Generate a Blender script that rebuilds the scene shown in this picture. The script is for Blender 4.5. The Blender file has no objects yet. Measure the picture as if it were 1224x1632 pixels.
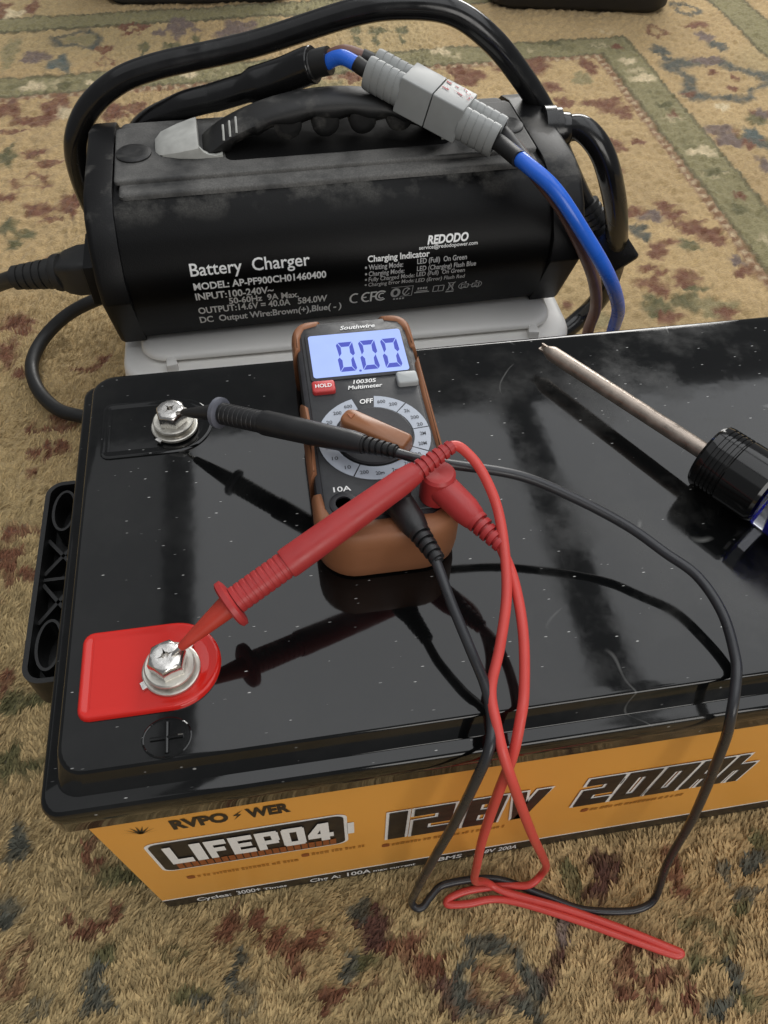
import bpy, bmesh, math, random
import numpy as np
from mathutils import Vector, Matrix

random.seed(7)
rng = np.random.default_rng(7)
scene = bpy.context.scene
COL = scene.collection

# ------------------------------------------------------------------ camera
cam_d = bpy.data.cameras.new('camera')
cam_d.sensor_fit = 'VERTICAL'
cam_d.sensor_height = 36.0
cam_d.lens = 1226.0 / 1632.0 * 36.0
cam_d.clip_start = 0.01
cam_d.clip_end = 50.0
cam = bpy.data.objects.new('camera', cam_d)
COL.objects.link(cam)
cam.location = (0.112, -0.1036, 0.5118)
cam.rotation_euler = (math.radians(37.4), math.radians(-1.0401), math.radians(-9.0273))
scene.camera = cam

# ------------------------------------------------------------------ world and lamps
world = bpy.data.worlds.new('World')
scene.world = world
world.use_nodes = True
bg = world.node_tree.nodes['Background']
bg.inputs['Color'].default_value = (0.95, 0.97, 1.0, 1)
bg.inputs['Strength'].default_value = 0.12


def area_lamp(name, loc, target, sx, sy, radiance, color):
    d = bpy.data.lights.new(name, 'AREA')
    d.shape = 'RECTANGLE'
    d.size = sx
    d.size_y = sy
    d.energy = radiance * sx * sy * math.pi
    d.color = color
    o = bpy.data.objects.new(name, d)
    COL.objects.link(o)
    o.location = loc
    dirv = Vector(target) - Vector(loc)
    o.rotation_euler = dirv.to_track_quat('-Z', 'Y').to_euler()
    return o


# daylight coming down between the two dark ceiling beams that mirror in the lid
CEIL = 2.42
for (x0, x1, k) in ((-2.0, -0.43, 0.26), (-0.31, 1.07, 1.05), (1.23, 2.9, 1.15)):
    o = area_lamp('ceiling_daylight', ((x0 + x1) / 2, 0.60, CEIL), ((x0 + x1) / 2, 0.60, 0), x1 - x0, 3.4, k, (0.97, 0.985, 1.0))
    o.rotation_euler = (0, 0, 0)
# window on the far side of the room
area_lamp('far_window', (1.3, 3.2, 1.30), (0.3, 0.5, 0.1), 1.8, 1.1, 7.5, (1.0, 0.98, 0.94))
# weaker unseen fill lamp added behind the camera to light the front faces
area_lamp('near_fill', (0.9, -2.3, 1.15), (0.2, 0.0, 0.1), 1.5, 1.2, 2.6, (1.0, 0.97, 0.92))

scene.view_settings.view_transform = 'Standard'
scene.view_settings.look = 'None'
scene.view_settings.exposure = 0.62
scene.view_settings.gamma = 1.0
scene.render.engine = 'CYCLES'
scene.cycles.use_denoising = True
scene.cycles.max_bounces = 8


# ------------------------------------------------------------------ materials
def new_mat(name):
    m = bpy.data.materials.new(name)
    m.use_nodes = True
    return m, m.node_tree.nodes, m.node_tree.links, m.node_tree.nodes['Principled BSDF']


def ramp(nodes, links, src, p0, p1, c0=(0, 0, 0, 1), c1=(1, 1, 1, 1)):
    r = nodes.new('ShaderNodeValToRGB')
    r.color_ramp.elements[0].position = p0
    r.color_ramp.elements[1].position = p1
    r.color_ramp.elements[0].color = c0
    r.color_ramp.elements[1].color = c1
    links.new(src, r.inputs['Fac'])
    return r


def tex_coord(nodes, links, scale=(1, 1, 1)):
    tc = nodes.new('ShaderNodeTexCoord')
    mp = nodes.new('ShaderNodeMapping')
    mp.inputs['Scale'].default_value = scale
    links.new(tc.outputs['Object'], mp.inputs['Vector'])
    return mp.outputs['Vector']


def noise(nodes, links, vec, scale, detail=4, rough=0.55):
    n = nodes.new('ShaderNodeTexNoise')
    n.inputs['Scale'].default_value = scale
    n.inputs['Detail'].default_value = detail
    n.inputs['Roughness'].default_value = rough
    links.new(vec, n.inputs['Vector'])
    return n.outputs['Fac']


def mix_col(nodes, links, fac, a, b):
    m = nodes.new('ShaderNodeMix')
    m.data_type = 'RGBA'
    for sock, v in ((m.inputs['Factor'], fac), (m.inputs[6], a), (m.inputs[7], b)):
        if isinstance(v, (int, float)):
            sock.default_value = v
        elif isinstance(v, tuple):
            sock.default_value = v if len(v) == 4 else (*v, 1)
        else:
            links.new(v, sock)
    return m.outputs[2]


def math_node(nodes, links, op, a, b):
    m = nodes.new('ShaderNodeMath')
    m.operation = op
    for sock, v in ((m.inputs[0], a), (m.inputs[1], b)):
        if isinstance(v, (int, float)):
            sock.default_value = v
        else:
            links.new(v, sock)
    return m.outputs[0]


def simple(name, col, rough=0.5, metal=0.0, var=0.15, nscale=60.0, bump=0.0, bscale=300.0, rvar=0.1, spec=0.5, dist=0.0005):
    m, n, l, b = new_mat(name)
    v = tex_coord(n, l)
    f = noise(n, l, v, nscale)
    dark = tuple(c * (1 - var) for c in col)
    lite = tuple(min(1, c * (1 + var)) for c in col)
    l.new(mix_col(n, l, f, dark, lite), b.inputs['Base Color'])
    r = ramp(n, l, f, 0.3, 0.7, (max(0, rough - rvar),) * 3 + (1,), (min(1, rough + rvar),) * 3 + (1,))
    l.new(r.outputs['Color'], b.inputs['Roughness'])
    b.inputs['Metallic'].default_value = metal
    b.inputs['Specular IOR Level'].default_value = spec
    if bump > 0:
        bn = n.new('ShaderNodeBump')
        bn.inputs['Strength'].default_value = bump
        bn.inputs['Distance'].default_value = dist
        l.new(noise(n, l, v, bscale, 3), bn.inputs['Height'])
        l.new(bn.outputs['Normal'], b.inputs['Normal'])
    return m


def dusty(name, base, dust, rough, lo, hi, nscale, zlo=None, zhi=None, spec=0.5):
    """dark plastic with settled dust: noise mask, optionally only above a height"""
    m, n, l, b = new_mat(name)
    v = tex_coord(n, l)
    f1 = noise(n, l, v, nscale, 5, 0.62)
    r = ramp(n, l, f1, lo, hi)
    fac = r.outputs['Color']
    if zlo is not None:
        sx = n.new('ShaderNodeSeparateXYZ')
        l.new(v, sx.inputs[0])
        mr = n.new('ShaderNodeMapRange')
        mr.inputs['From Min'].default_value = zlo
        mr.inputs['From Max'].default_value = zhi
        l.new(sx.outputs['Z'], mr.inputs['Value'])
        fac = math_node(n, l, 'MULTIPLY', fac, mr.outputs[0])
    f2 = noise(n, l, v, 900, 2)
    g = ramp(n, l, f2, 0.35, 0.75)
    fac2 = math_node(n, l, 'MULTIPLY', fac, math_node(n, l, 'ADD', math_node(n, l, 'MULTIPLY', g.outputs['Color'], 0.5), 0.5))
    l.new(mix_col(n, l, fac2, base, dust), b.inputs['Base Color'])
    rr = n.new('ShaderNodeMapRange')
    rr.inputs['To Min'].default_value = rough
    rr.inputs['To Max'].default_value = 0.85
    l.new(fac2, rr.inputs['Value'])
    l.new(rr.outputs[0], b.inputs['Roughness'])
    b.inputs['Specular IOR Level'].default_value = spec
    bn = n.new('ShaderNodeBump')
    bn.inputs['Strength'].default_value = 0.25
    bn.inputs['Distance'].default_value = 0.0004
    l.new(noise(n, l, v, 1200, 2), bn.inputs['Height'])
    l.new(bn.outputs['Normal'], b.inputs['Normal'])
    return m


def lid_material():
    """glossy black moulded plastic with lint specks, faint smudges and scratches"""
    m, n, l, b = new_mat('glossy_black_plastic')
    v = tex_coord(n, l)
    # stretched lint flecks
    mp = n.new('ShaderNodeMapping')
    mp.inputs['Rotation'].default_value = (0, 0, math.radians(-62))
    mp.inputs['Scale'].default_value = (85, 300, 80)
    tc = n.new('ShaderNodeTexCoord')
    l.new(tc.outputs['Object'], mp.inputs['Vector'])
    vo = n.new('ShaderNodeTexVoronoi')
    vo.inputs['Scale'].default_value = 1.6
    vo.inputs['Randomness'].default_value = 1.0
    l.new(mp.outputs['Vector'], vo.inputs['Vector'])
    fleck = ramp(n, l, vo.outputs['Distance'], 0.06, 0.12, (1, 1, 1, 1), (0, 0, 0, 1))
    sep = n.new('ShaderNodeSeparateColor')
    l.new(vo.outputs['Color'], sep.inputs[0])
    few = ramp(n, l, sep.outputs[0], 0.70, 1.0)
    fleck2 = math_node(n, l, 'MULTIPLY', fleck.outputs['Color'], few.outputs['Color'])
    # smudges growing towards the far right of the lid
    sx = n.new('ShaderNodeSeparateXYZ')
    l.new(tc.outputs['Object'], sx.inputs[0])
    mr = n.new('ShaderNodeMapRange')
    mr.inputs['From Min'].default_value = -0.09
    mr.inputs['From Max'].default_value = 0.04
    l.new(sx.outputs['X'], mr.inputs['Value'])
    sm = ramp(n, l, noise(n, l, v, 22, 6, 0.65), 0.46, 0.8)
    smudge = math_node(n, l, 'MULTIPLY', sm.outputs['Color'], math_node(n, l, 'ADD', math_node(n, l, 'MULTIPLY', mr.outputs[0], 0.8), 0.2))
    # thin curved scratches
    w = n.new('ShaderNodeTexNoise')
    w.inputs['Scale'].default_value = 9
    w.inputs['Detail'].default_value = 2
    l.new(v, w.inputs['Vector'])
    d = math_node(n, l, 'ABSOLUTE', math_node(n, l, 'SUBTRACT', w.outputs['Fac'], 0.53), 0)
    sc_ = ramp(n, l, d, 0.0012, 0.003, (1, 1, 1, 1), (0, 0, 0, 1))
    brk = ramp(n, l, noise(n, l, v, 31, 2), 0.56, 0.66)
    scr = math_node(n, l, 'MULTIPLY', math_node(n, l, 'MULTIPLY', sc_.outputs['Color'], brk.outputs['Color']), mr.outputs[0])
    c1 = mix_col(n, l, math_node(n, l, 'MULTIPLY', smudge, 0.42), (0.0035, 0.0038, 0.004), (0.09, 0.088, 0.082))
    c2 = mix_col(n, l, math_node(n, l, 'MULTIPLY', scr, 0.75), c1, (0.25, 0.25, 0.24))
    c3 = mix_col(n, l, fleck2, c2, (0.62, 0.62, 0.6))
    l.new(c3, b.inputs['Base Color'])
    ro = n.new('ShaderNodeMapRange')
    ro.inputs['To Min'].default_value = 0.05
    ro.inputs['To Max'].default_value = 0.34
    l.new(smudge, ro.inputs['Value'])
    l.new(ro.outputs[0], b.inputs['Roughness'])
    b.inputs['Specular IOR Level'].default_value = 0.5
    bn = n.new('ShaderNodeBump')
    bn.inputs['Strength'].default_value = 0.05
    bn.inputs['Distance'].default_value = 0.001
    l.new(noise(n, l, v, 35, 3), bn.inputs['Height'])
    l.new(bn.outputs['Normal'], b.inputs['Normal'])
    return m


def lcd_material(name, col, strength):
    m, n, l, b = new_mat(name)
    v = tex_coord(n, l)
    f = noise(n, l, v, 45, 2)
    c = mix_col(n, l, f, tuple(x * 0.88 for x in col), tuple(min(1, x * 1.12) for x in col))
    b.inputs['Base Color'].default_value = (0.05, 0.06, 0.12, 1)
    b.inputs['Roughness'].default_value = 0.2
    l.new(c, b.inputs['Emission Color'])
    b.inputs['Emission Strength'].default_value = strength
    return m


def carpet_material():
    m, n, l, b = new_mat('woven_wool_pile')
    at = n.new('ShaderNodeAttribute')
    at.attribute_name = 'Col'
    tc = n.new('ShaderNodeTexCoord')
    mp = n.new('ShaderNodeMapping')
    mp.inputs['Rotation'].default_value = (0, 0, math.radians(38))
    mp.inputs['Scale'].default_value = (1.0, 2.2, 1)
    l.new(tc.outputs['Object'], mp.inputs['Vector'])
    f1 = noise(n, l, mp.outputs['Vector'], 330, 3, 0.6)
    f2 = noise(n, l, mp.outputs['Vector'], 900, 2, 0.5)
    s = math_node(n, l, 'ADD', math_node(n, l, 'MULTIPLY', f1, 0.7), math_node(n, l, 'MULTIPLY', f2, 0.3))
    g = n.new('ShaderNodeMapRange')
    g.inputs['From Min'].default_value = 0.3
    g.inputs['From Max'].default_value = 0.7
    g.inputs['To Min'].default_value = 0.72
    g.inputs['To Max'].default_value = 1.25
    l.new(s, g.inputs['Value'])
    vm = n.new('ShaderNodeVectorMath')
    vm.operation = 'SCALE'
    l.new(at.outputs['Color'], vm.inputs[0])
    l.new(g.outputs[0], vm.inputs['Scale'])
    l.new(vm.outputs[0], b.inputs['Base Color'])
    b.inputs['Roughness'].default_value = 0.95
    b.inputs['Specular IOR Level'].default_value = 0.1
    b.inputs['Sheen Weight'].default_value = 0.15
    b.inputs['Sheen Roughness'].default_value = 0.5
    bn = n.new('ShaderNodeBump')
    bn.inputs['Strength'].default_value = 0.9
    bn.inputs['Distance'].default_value = 0.002
    l.new(s, bn.inputs['Height'])
    l.new(bn.outputs['Normal'], b.inputs['Normal'])
    return m


def pile_material():
    m, n, l, b = new_mat('wool_tuft')
    at = n.new('ShaderNodeAttribute')
    at.attribute_name = 'Col'
    f = noise(n, l, tex_coord(n, l), 1500, 2)
    vm = n.new('ShaderNodeVectorMath')
    vm.operation = 'SCALE'
    l.new(at.outputs['Color'], vm.inputs[0])
    l.new(math_node(n, l, 'ADD', math_node(n, l, 'MULTIPLY', f, 0.5), 0.75), vm.inputs['Scale'])
    l.new(vm.outputs[0], b.inputs['Base Color'])
    b.inputs['Roughness'].default_value = 0.8
    b.inputs['Specular IOR Level'].default_value = 0.15
    return m


M = {}
M['pile'] = pile_material()
M['lid'] = lid_material()
M['case'] = simple('matte_black_case', (0.006, 0.006, 0.006), 0.4)
M['label'] = simple('orange_printed_vinyl', (0.84, 0.40, 0.075), 0.38, var=0.06, nscale=14, rvar=0.06, bump=0.05, bscale=60)
M['ink_black'] = simple('black_ink', (0.018, 0.014, 0.012), 0.4)
M['ink_white'] = simple('white_ink', (0.88, 0.88, 0.87), 0.45, var=0.12, nscale=700)
M['ink_grey'] = simple('pale_grey_ink', (0.55, 0.55, 0.55), 0.5, var=0.2, nscale=900)
M['ink_rust'] = simple('rust_ink', (0.30, 0.085, 0.02), 0.5, var=0.3, nscale=500)
M['ink_brown'] = simple('faded_brown_ink', (0.46, 0.19, 0.025), 0.5, var=0.2, nscale=500)
M['ink_navy'] = simple('dark_print', (0.05, 0.055, 0.07), 0.5)
M['red_pad'] = simple('glossy_red_plastic', (0.60, 0.018, 0.012), 0.12, var=0.05, nscale=30, rvar=0.04)
M['steel'] = simple('nickel_plated_steel', (0.72, 0.70, 0.67), 0.24, metal=1.0, var=0.12, nscale=220, rvar=0.08, bump=0.1, bscale=500)
M['steel_dull'] = simple('dull_zinc_washer', (0.66, 0.64, 0.58), 0.42, metal=0.9, var=0.15, nscale=300, rvar=0.1, bump=0.15, bscale=600)
M['chg_body'] = dusty('charger_black_paint', (0.0022, 0.0022, 0.0024), (0.10, 0.097, 0.09), 0.42, 0.50, 0.62, 26, 0.088, 0.0985, spec=0.16)
M['chg_cap'] = dusty('charger_end_cap', (0.0045, 0.0045, 0.005), (0.12, 0.115, 0.105), 0.45, 0.52, 0.66, 30, 0.088, 0.1, spec=0.22)
M['chg_top'] = dusty('charger_dusty_top', (0.02, 0.02, 0.02), (0.17, 0.165, 0.155), 0.6, 0.32, 0.6, 22)
M['handle'] = dusty('charger_handle_rubber', (0.006, 0.006, 0.006), (0.12, 0.115, 0.105), 0.5, 0.53, 0.74, 40)
M['well_shade'] = simple('painted_shadow_black', (0.004, 0.004, 0.004), 0.85, spec=0.1)  # near-black colour stands in for the shadow below the handle
M['clip'] = simple('dusty_grey_clip', (0.45, 0.45, 0.42), 0.5, var=0.3, nscale=120, rvar=0.15, bump=0.1)
M['tub'] = simple('white_polypropylene', (0.84, 0.82, 0.78), 0.38, var=0.06, nscale=20, bump=0.1, bscale=90)
M['cable'] = simple('black_cable_jacket', (0.008, 0.008, 0.0085), 0.2, var=0.3, nscale=80, bump=0.08, bscale=160)
M['cable_matte'] = simple('black_rubber', (0.012, 0.012, 0.012), 0.5, var=0.3, nscale=90, bump=0.1, bscale=250)
M['lead_black'] = simple('black_silicone_lead', (0.028, 0.029, 0.033), 0.32, var=0.2, nscale=90)
M['lead_red'] = simple('red_silicone_lead', (0.66, 0.075, 0.062), 0.38, var=0.1, nscale=90)
M['probe_red'] = simple('red_probe_plastic', (0.42, 0.035, 0.035), 0.42, var=0.12, nscale=120, bump=0.06)
M['probe_tip_red'] = simple('orange_red_probe_sleeve', (0.50, 0.045, 0.025), 0.4, var=0.1, nscale=120)
M['probe_black'] = simple('black_probe_plastic', (0.014, 0.014, 0.015), 0.42, var=0.2, nscale=120, bump=0.06)
M['probe_rib'] = simple('worn_grey_collar', (0.12, 0.125, 0.15), 0.45, var=0.3, nscale=200)
M['blue'] = simple('blue_wire_insulation', (0.025, 0.15, 0.74), 0.27, var=0.1, nscale=60)
M['brown'] = simple('brown_wire_insulation', (0.17, 0.078, 0.055), 0.42, var=0.15, nscale=60)
M['connector'] = simple('grey_connector_plastic', (0.31, 0.32, 0.315), 0.4, var=0.12, nscale=80, rvar=0.06, bump=0.05)
M['conn_mark'] = simple('red_scuffed_print', (0.45, 0.10, 0.11), 0.6, var=0.4, nscale=400)
M['meter_black'] = simple('meter_black_plastic', (0.028, 0.029, 0.032), 0.45, var=0.15, nscale=200, bump=0.1, bscale=900)
M['meter_side'] = simple('meter_side_rubber', (0.02, 0.02, 0.024), 0.5, var=0.2, nscale=200, bump=0.1, bscale=900)
M['holster'] = simple('copper_brown_rubber', (0.29, 0.118, 0.052), 0.55, var=0.12, nscale=60, bump=0.08, bscale=500)
M['knob'] = simple('copper_brown_knob', (0.30, 0.12, 0.05), 0.36, var=0.08, nscale=60)
M['dial_ring'] = simple('pale_dial_print', (0.42, 0.46, 0.53), 0.45, var=0.06, nscale=200)
M['btn_red'] = simple('red_button', (0.58, 0.05, 0.05), 0.4)
M['btn_grey'] = simple('grey_button', (0.40, 0.42, 0.42), 0.45)
M['lcd'] = lcd_material('backlit_lcd', (0.38, 0.50, 1.0), 0.68)
M['lcd_seg'] = lcd_material('lcd_segment', (0.04, 0.06, 0.58), 0.46)
M['shaft'] = simple('tarnished_screwdriver_steel', (0.40, 0.34, 0.29), 0.38, metal=0.75, var=0.4, nscale=160, rvar=0.15, bump=0.2, bscale=500)
M['collar'] = simple('gloss_black_collar', (0.006, 0.006, 0.006), 0.12, rvar=0.05)
M['case_far'] = simple('black_case_plastic', (0.012, 0.012, 0.013), 0.5, bump=0.2, bscale=200)
M['bag_far'] = simple('dark_blue_grey_plastic', (0.022, 0.028, 0.034), 0.5, bump=0.2, bscale=200)
M['carpet'] = carpet_material()
mm, nn, ll, bb = new_mat('clear_acetate')
bb.inputs['Transmission Weight'].default_value = 1.0
bb.inputs['Roughness'].default_value = 0.05
bb.inputs['IOR'].default_value = 1.47
vv = tex_coord(nn, ll)
ll.new(mix_col(nn, ll, noise(nn, ll, vv, 40), (0.85, 0.87, 0.95), (0.95, 0.95, 1.0)), bb.inputs['Base Color'])
M['acetate'] = mm
M['blue_core'] = simple('deep_blue_plastic', (0.01, 0.012, 0.50), 0.25)


# ------------------------------------------------------------------ mesh helpers
class MB:
    def __init__(self):
        self.v = []
        self.f = []

    def add(self, verts, faces):
        o = len(self.v)
        self.v += [tuple(map(float, p)) for p in verts]
        self.f += [tuple(i + o for i in fc) for fc in faces]
        return self

    def box(self, x0, x1, y0, y1, z0, z1):
        return self.add([(x0, y0, z0), (x1, y0, z0), (x1, y1, z0), (x0, y1, z0), (x0, y0, z1), (x1, y0, z1), (x1, y1, z1), (x0, y1, z1)],
                        [(0, 3, 2, 1), (4, 5, 6, 7), (0, 1, 5, 4), (1, 2, 6, 5), (2, 3, 7, 6), (3, 0, 4, 7)])

    def loft(self, loops, cap0=True, cap1=True):
        n = len(loops[0])
        vs = [p for lp in loops for p in lp]
        fs = []
        for i in range(len(loops) - 1):
            for k in range(n):
                a, b = i * n + k, i * n + (k + 1) % n
                fs.append((a, b, b + n, a + n))
        if cap0:
            fs.append(tuple(range(n - 1, -1, -1)))
        if cap1:
            fs.append(tuple((len(loops) - 1) * n + k for k in range(n)))
        return self.add(vs, fs)

    def prism(self, poly, z0, z1, bev=0.0):
        """poly counter-clockwise in plan; optional top edge chamfer"""
        if bev <= 0:
            return self.loft([[(x, y, z0) for x, y in poly], [(x, y, z1) for x, y in poly]])
        ins = inset(poly, bev)
        ins2 = inset(poly, bev * 0.3)
        return self.loft([[(x, y, z0) for x, y in poly], [(x, y, z1 - bev) for x, y in poly], [(x, y, z1 - bev * 0.3) for x, y in ins2], [(x, y, z1) for x, y in ins]])

    def tube(self, path, rad, n=14, caps=True):
        """path list of points, rad a number or one per point"""
        P = [Vector(p) for p in path]
        R = [rad] * len(P) if isinstance(rad, (int, float)) else rad
        T = []
        for i in range(len(P)):
            a = P[max(0, i - 1)]
            b = P[min(len(P) - 1, i + 1)]
            d = b - a
            T.append(d.normalized() if d.length > 1e-9 else (T[-1] if T else Vector((0, 0, 1))))
        up = Vector((0, 0, 1)) if abs(T[0].z) < 0.9 else Vector((1, 0, 0))
        N = (up - T[0] * up.dot(T[0])).normalized()
        loops = []
        for i, p in enumerate(P):
            N = (N - T[i] * N.dot(T[i]))
            N = N.normalized() if N.length > 1e-9 else up
            B = T[i].cross(N)
            loops.append([p + (N * math.cos(2 * math.pi * k / n) + B * math.sin(2 * math.pi * k / n)) * R[i] for k in range(n)])
        return self.loft(loops, caps, caps)

    def lathe(self, prof, origin, axis, n=28):
        """prof: (distance along axis, radius)"""
        a = Vector(axis).normalized()
        o = Vector(origin)
        pts = [o + a * t for t, r in prof]
        up = Vector((0, 0, 1)) if abs(a.z) < 0.9 else Vector((1, 0, 0))
        N = (up - a * up.dot(a)).normalized()
        B = a.cross(N)
        loops = [[o + a * t + (N * math.cos(2 * math.pi * k / n) + B * math.sin(2 * math.pi * k / n)) * max(r, 1e-5) for k in range(n)] for t, r in prof]
        return self.loft(loops)

    def build(self, name, mat, parent=None, smooth=True, loc=None, angle=38, bevel=0.0, segs=2):
        me = bpy.data.meshes.new(name)
        off = Vector(loc) if loc is not None else Vector((0, 0, 0))
        if loc is None and parent is not None and parent.get('_o') is not None:
            off = Vector(parent['_o'])
        me.from_pydata([tuple(Vector(p) - off) for p in self.v], [], self.f)
        me.materials.append(mat)
        me.validate()
        bm = bmesh.new()
        bm.from_mesh(me)
        bmesh.ops.recalc_face_normals(bm, faces=bm.faces)
        if bevel > 0:
            ed = [e for e in bm.edges if len(e.link_faces) == 2 and e.calc_face_angle(0) > math.radians(30)]
            bmesh.ops.bevel(bm, geom=ed, offset=bevel, segments=segs, affect='EDGES', profile=0.6, clamp_overlap=True)
        bm.to_mesh(me)
        bm.free()
        if smooth:
            me.polygons.foreach_set('use_smooth', [True] * len(me.polygons))
            me.set_sharp_from_angle(angle=math.radians(angle))
        o = bpy.data.objects.new(name, me)
        COL.objects.link(o)
        if parent is not None:
            o.parent = parent
            o['_o'] = tuple(off)
        else:
            o.location = off
            o['_o'] = tuple(off)
        return o


def inset(poly, d):
    """move each vertex of a counter-clockwise polygon inwards"""
    n = len(poly)
    out = []
    for i in range(n):
        a, b, c = Vector(poly[i - 1]), Vector(poly[i]), Vector(poly[(i + 1) % n])
        e1 = (b - a)
        e2 = (c - b)
        if e1.length < 1e-9 or e2.length < 1e-9:
            out.append(tuple(b))
            continue
        e1.normalize()
        e2.normalize()
        n1 = Vector((-e1.y, e1.x))
        n2 = Vector((-e2.y, e2.x))
        k = n1 + n2
        if k.length < 1e-6:
            out.append(tuple(b + n1 * d))
            continue
        k.normalize()
        out.append(tuple(b + k * (d / max(0.35, k.dot(n1)))))
    return out


def rrect(x0, x1, y0, y1, r, seg=6):
    """counter-clockwise rounded rectangle; r number or (bl, br, tr, tl)"""
    rs = (r,) * 4 if isinstance(r, (int, float)) else r
    pts = []
    for (cx, cy, a0, rr) in ((x0 + rs[0], y0 + rs[0], 180, rs[0]), (x1 - rs[1], y0 + rs[1], 270, rs[1]), (x1 - rs[2], y1 - rs[2], 0, rs[2]), (x0 + rs[3], y1 - rs[3], 90, rs[3])):
        for k in range(seg + 1):
            a = math.radians(a0 + 90 * k / seg)
            pts.append((cx + rr * math.cos(a), cy + rr * math.sin(a)))
    return pts


def spline(P, n=10):
    P = np.array(P, float)
    P = np.vstack([2 * P[0] - P[1], P, 2 * P[-1] - P[-2]])
    out = []
    for i in range(1, len(P) - 2):
        a, b, c, d = P[i - 1:i + 3]
        # centripetal-like: plain Catmull-Rom with tangents limited by the span
        span = np.linalg.norm(c - b)
        m1 = (c - a) * 0.5
        m2 = (d - b) * 0.5
        for mvec in (m1, m2):
            ln = np.linalg.norm(mvec)
            if ln > 1.4 * span and ln > 0:
                mvec *= 1.4 * span / ln
        for k in range(n):
            t = k / n
            h = (2 * t**3 - 3 * t**2 + 1, t**3 - 2 * t**2 + t, -2 * t**3 + 3 * t**2, t**3 - t**2)
            out.append(h[0] * b + h[1] * m1 + h[2] * c + h[3] * m2)
    out.append(P[-2])
    return [tuple(p) for p in out]


def thing(name, loc, label, cat, group=None):
    o = bpy.data.objects.new(name, None)
    o.empty_display_size = 0.02
    COL.objects.link(o)
    o.location = loc
    o['_o'] = tuple(loc)
    o['label'] = label
    o['category'] = cat
    if group:
        o['group'] = group
    return o


_txt_cache = {}


def text_geo(s, bold=0.0, shear=0.0):
    """filled letters: verts scaled so that width is 1 and cap height is 1"""
    key = (s, bold, shear)
    if key in _txt_cache:
        return _txt_cache[key]
    c = bpy.data.curves.new('lettering', 'FONT')
    c.body = s
    c.size = 1.0
    c.offset = bold
    c.shear = shear
    c.resolution_u = 3
    c.fill_mode = 'FRONT'
    o = bpy.data.objects.new('lettering', c)
    COL.objects.link(o)
    dg = bpy.context.evaluated_depsgraph_get()
    me = o.evaluated_get(dg).to_mesh()
    vs = [(v.co.x, v.co.y) for v in me.vertices]
    fs = [tuple(p.vertices) for p in me.polygons]
    o.evaluated_get(dg).to_mesh_clear()
    bpy.data.objects.remove(o)
    bpy.data.curves.remove(c)
    xs = [p[0] for p in vs]
    x0, x1 = min(xs), max(xs)
    cap = 0.70
    out = ([((x - x0) / (x1 - x0), y / cap) for x, y in vs], fs)
    _txt_cache[key] = out
    return out


def put_text(mb, s, fn, x, y, w, h, bold=0.0, shear=0.0):
    """fn maps (u, v) in the sheet's plane to a 3D point"""
    vs, fs = text_geo(s, bold, shear)
    mb.add([fn(x + a * w, y + b * h) for a, b in vs], fs)
    return mb


def polys(mb, fn, plist):
    for poly in plist:
        mb.add([fn(a, b) for a, b in poly], [tuple(range(len(poly)))])
    return mb


def rect(x0, y0, x1, y1):
    return [(x0, y0), (x1, y0), (x1, y1), (x0, y1)]

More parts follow.
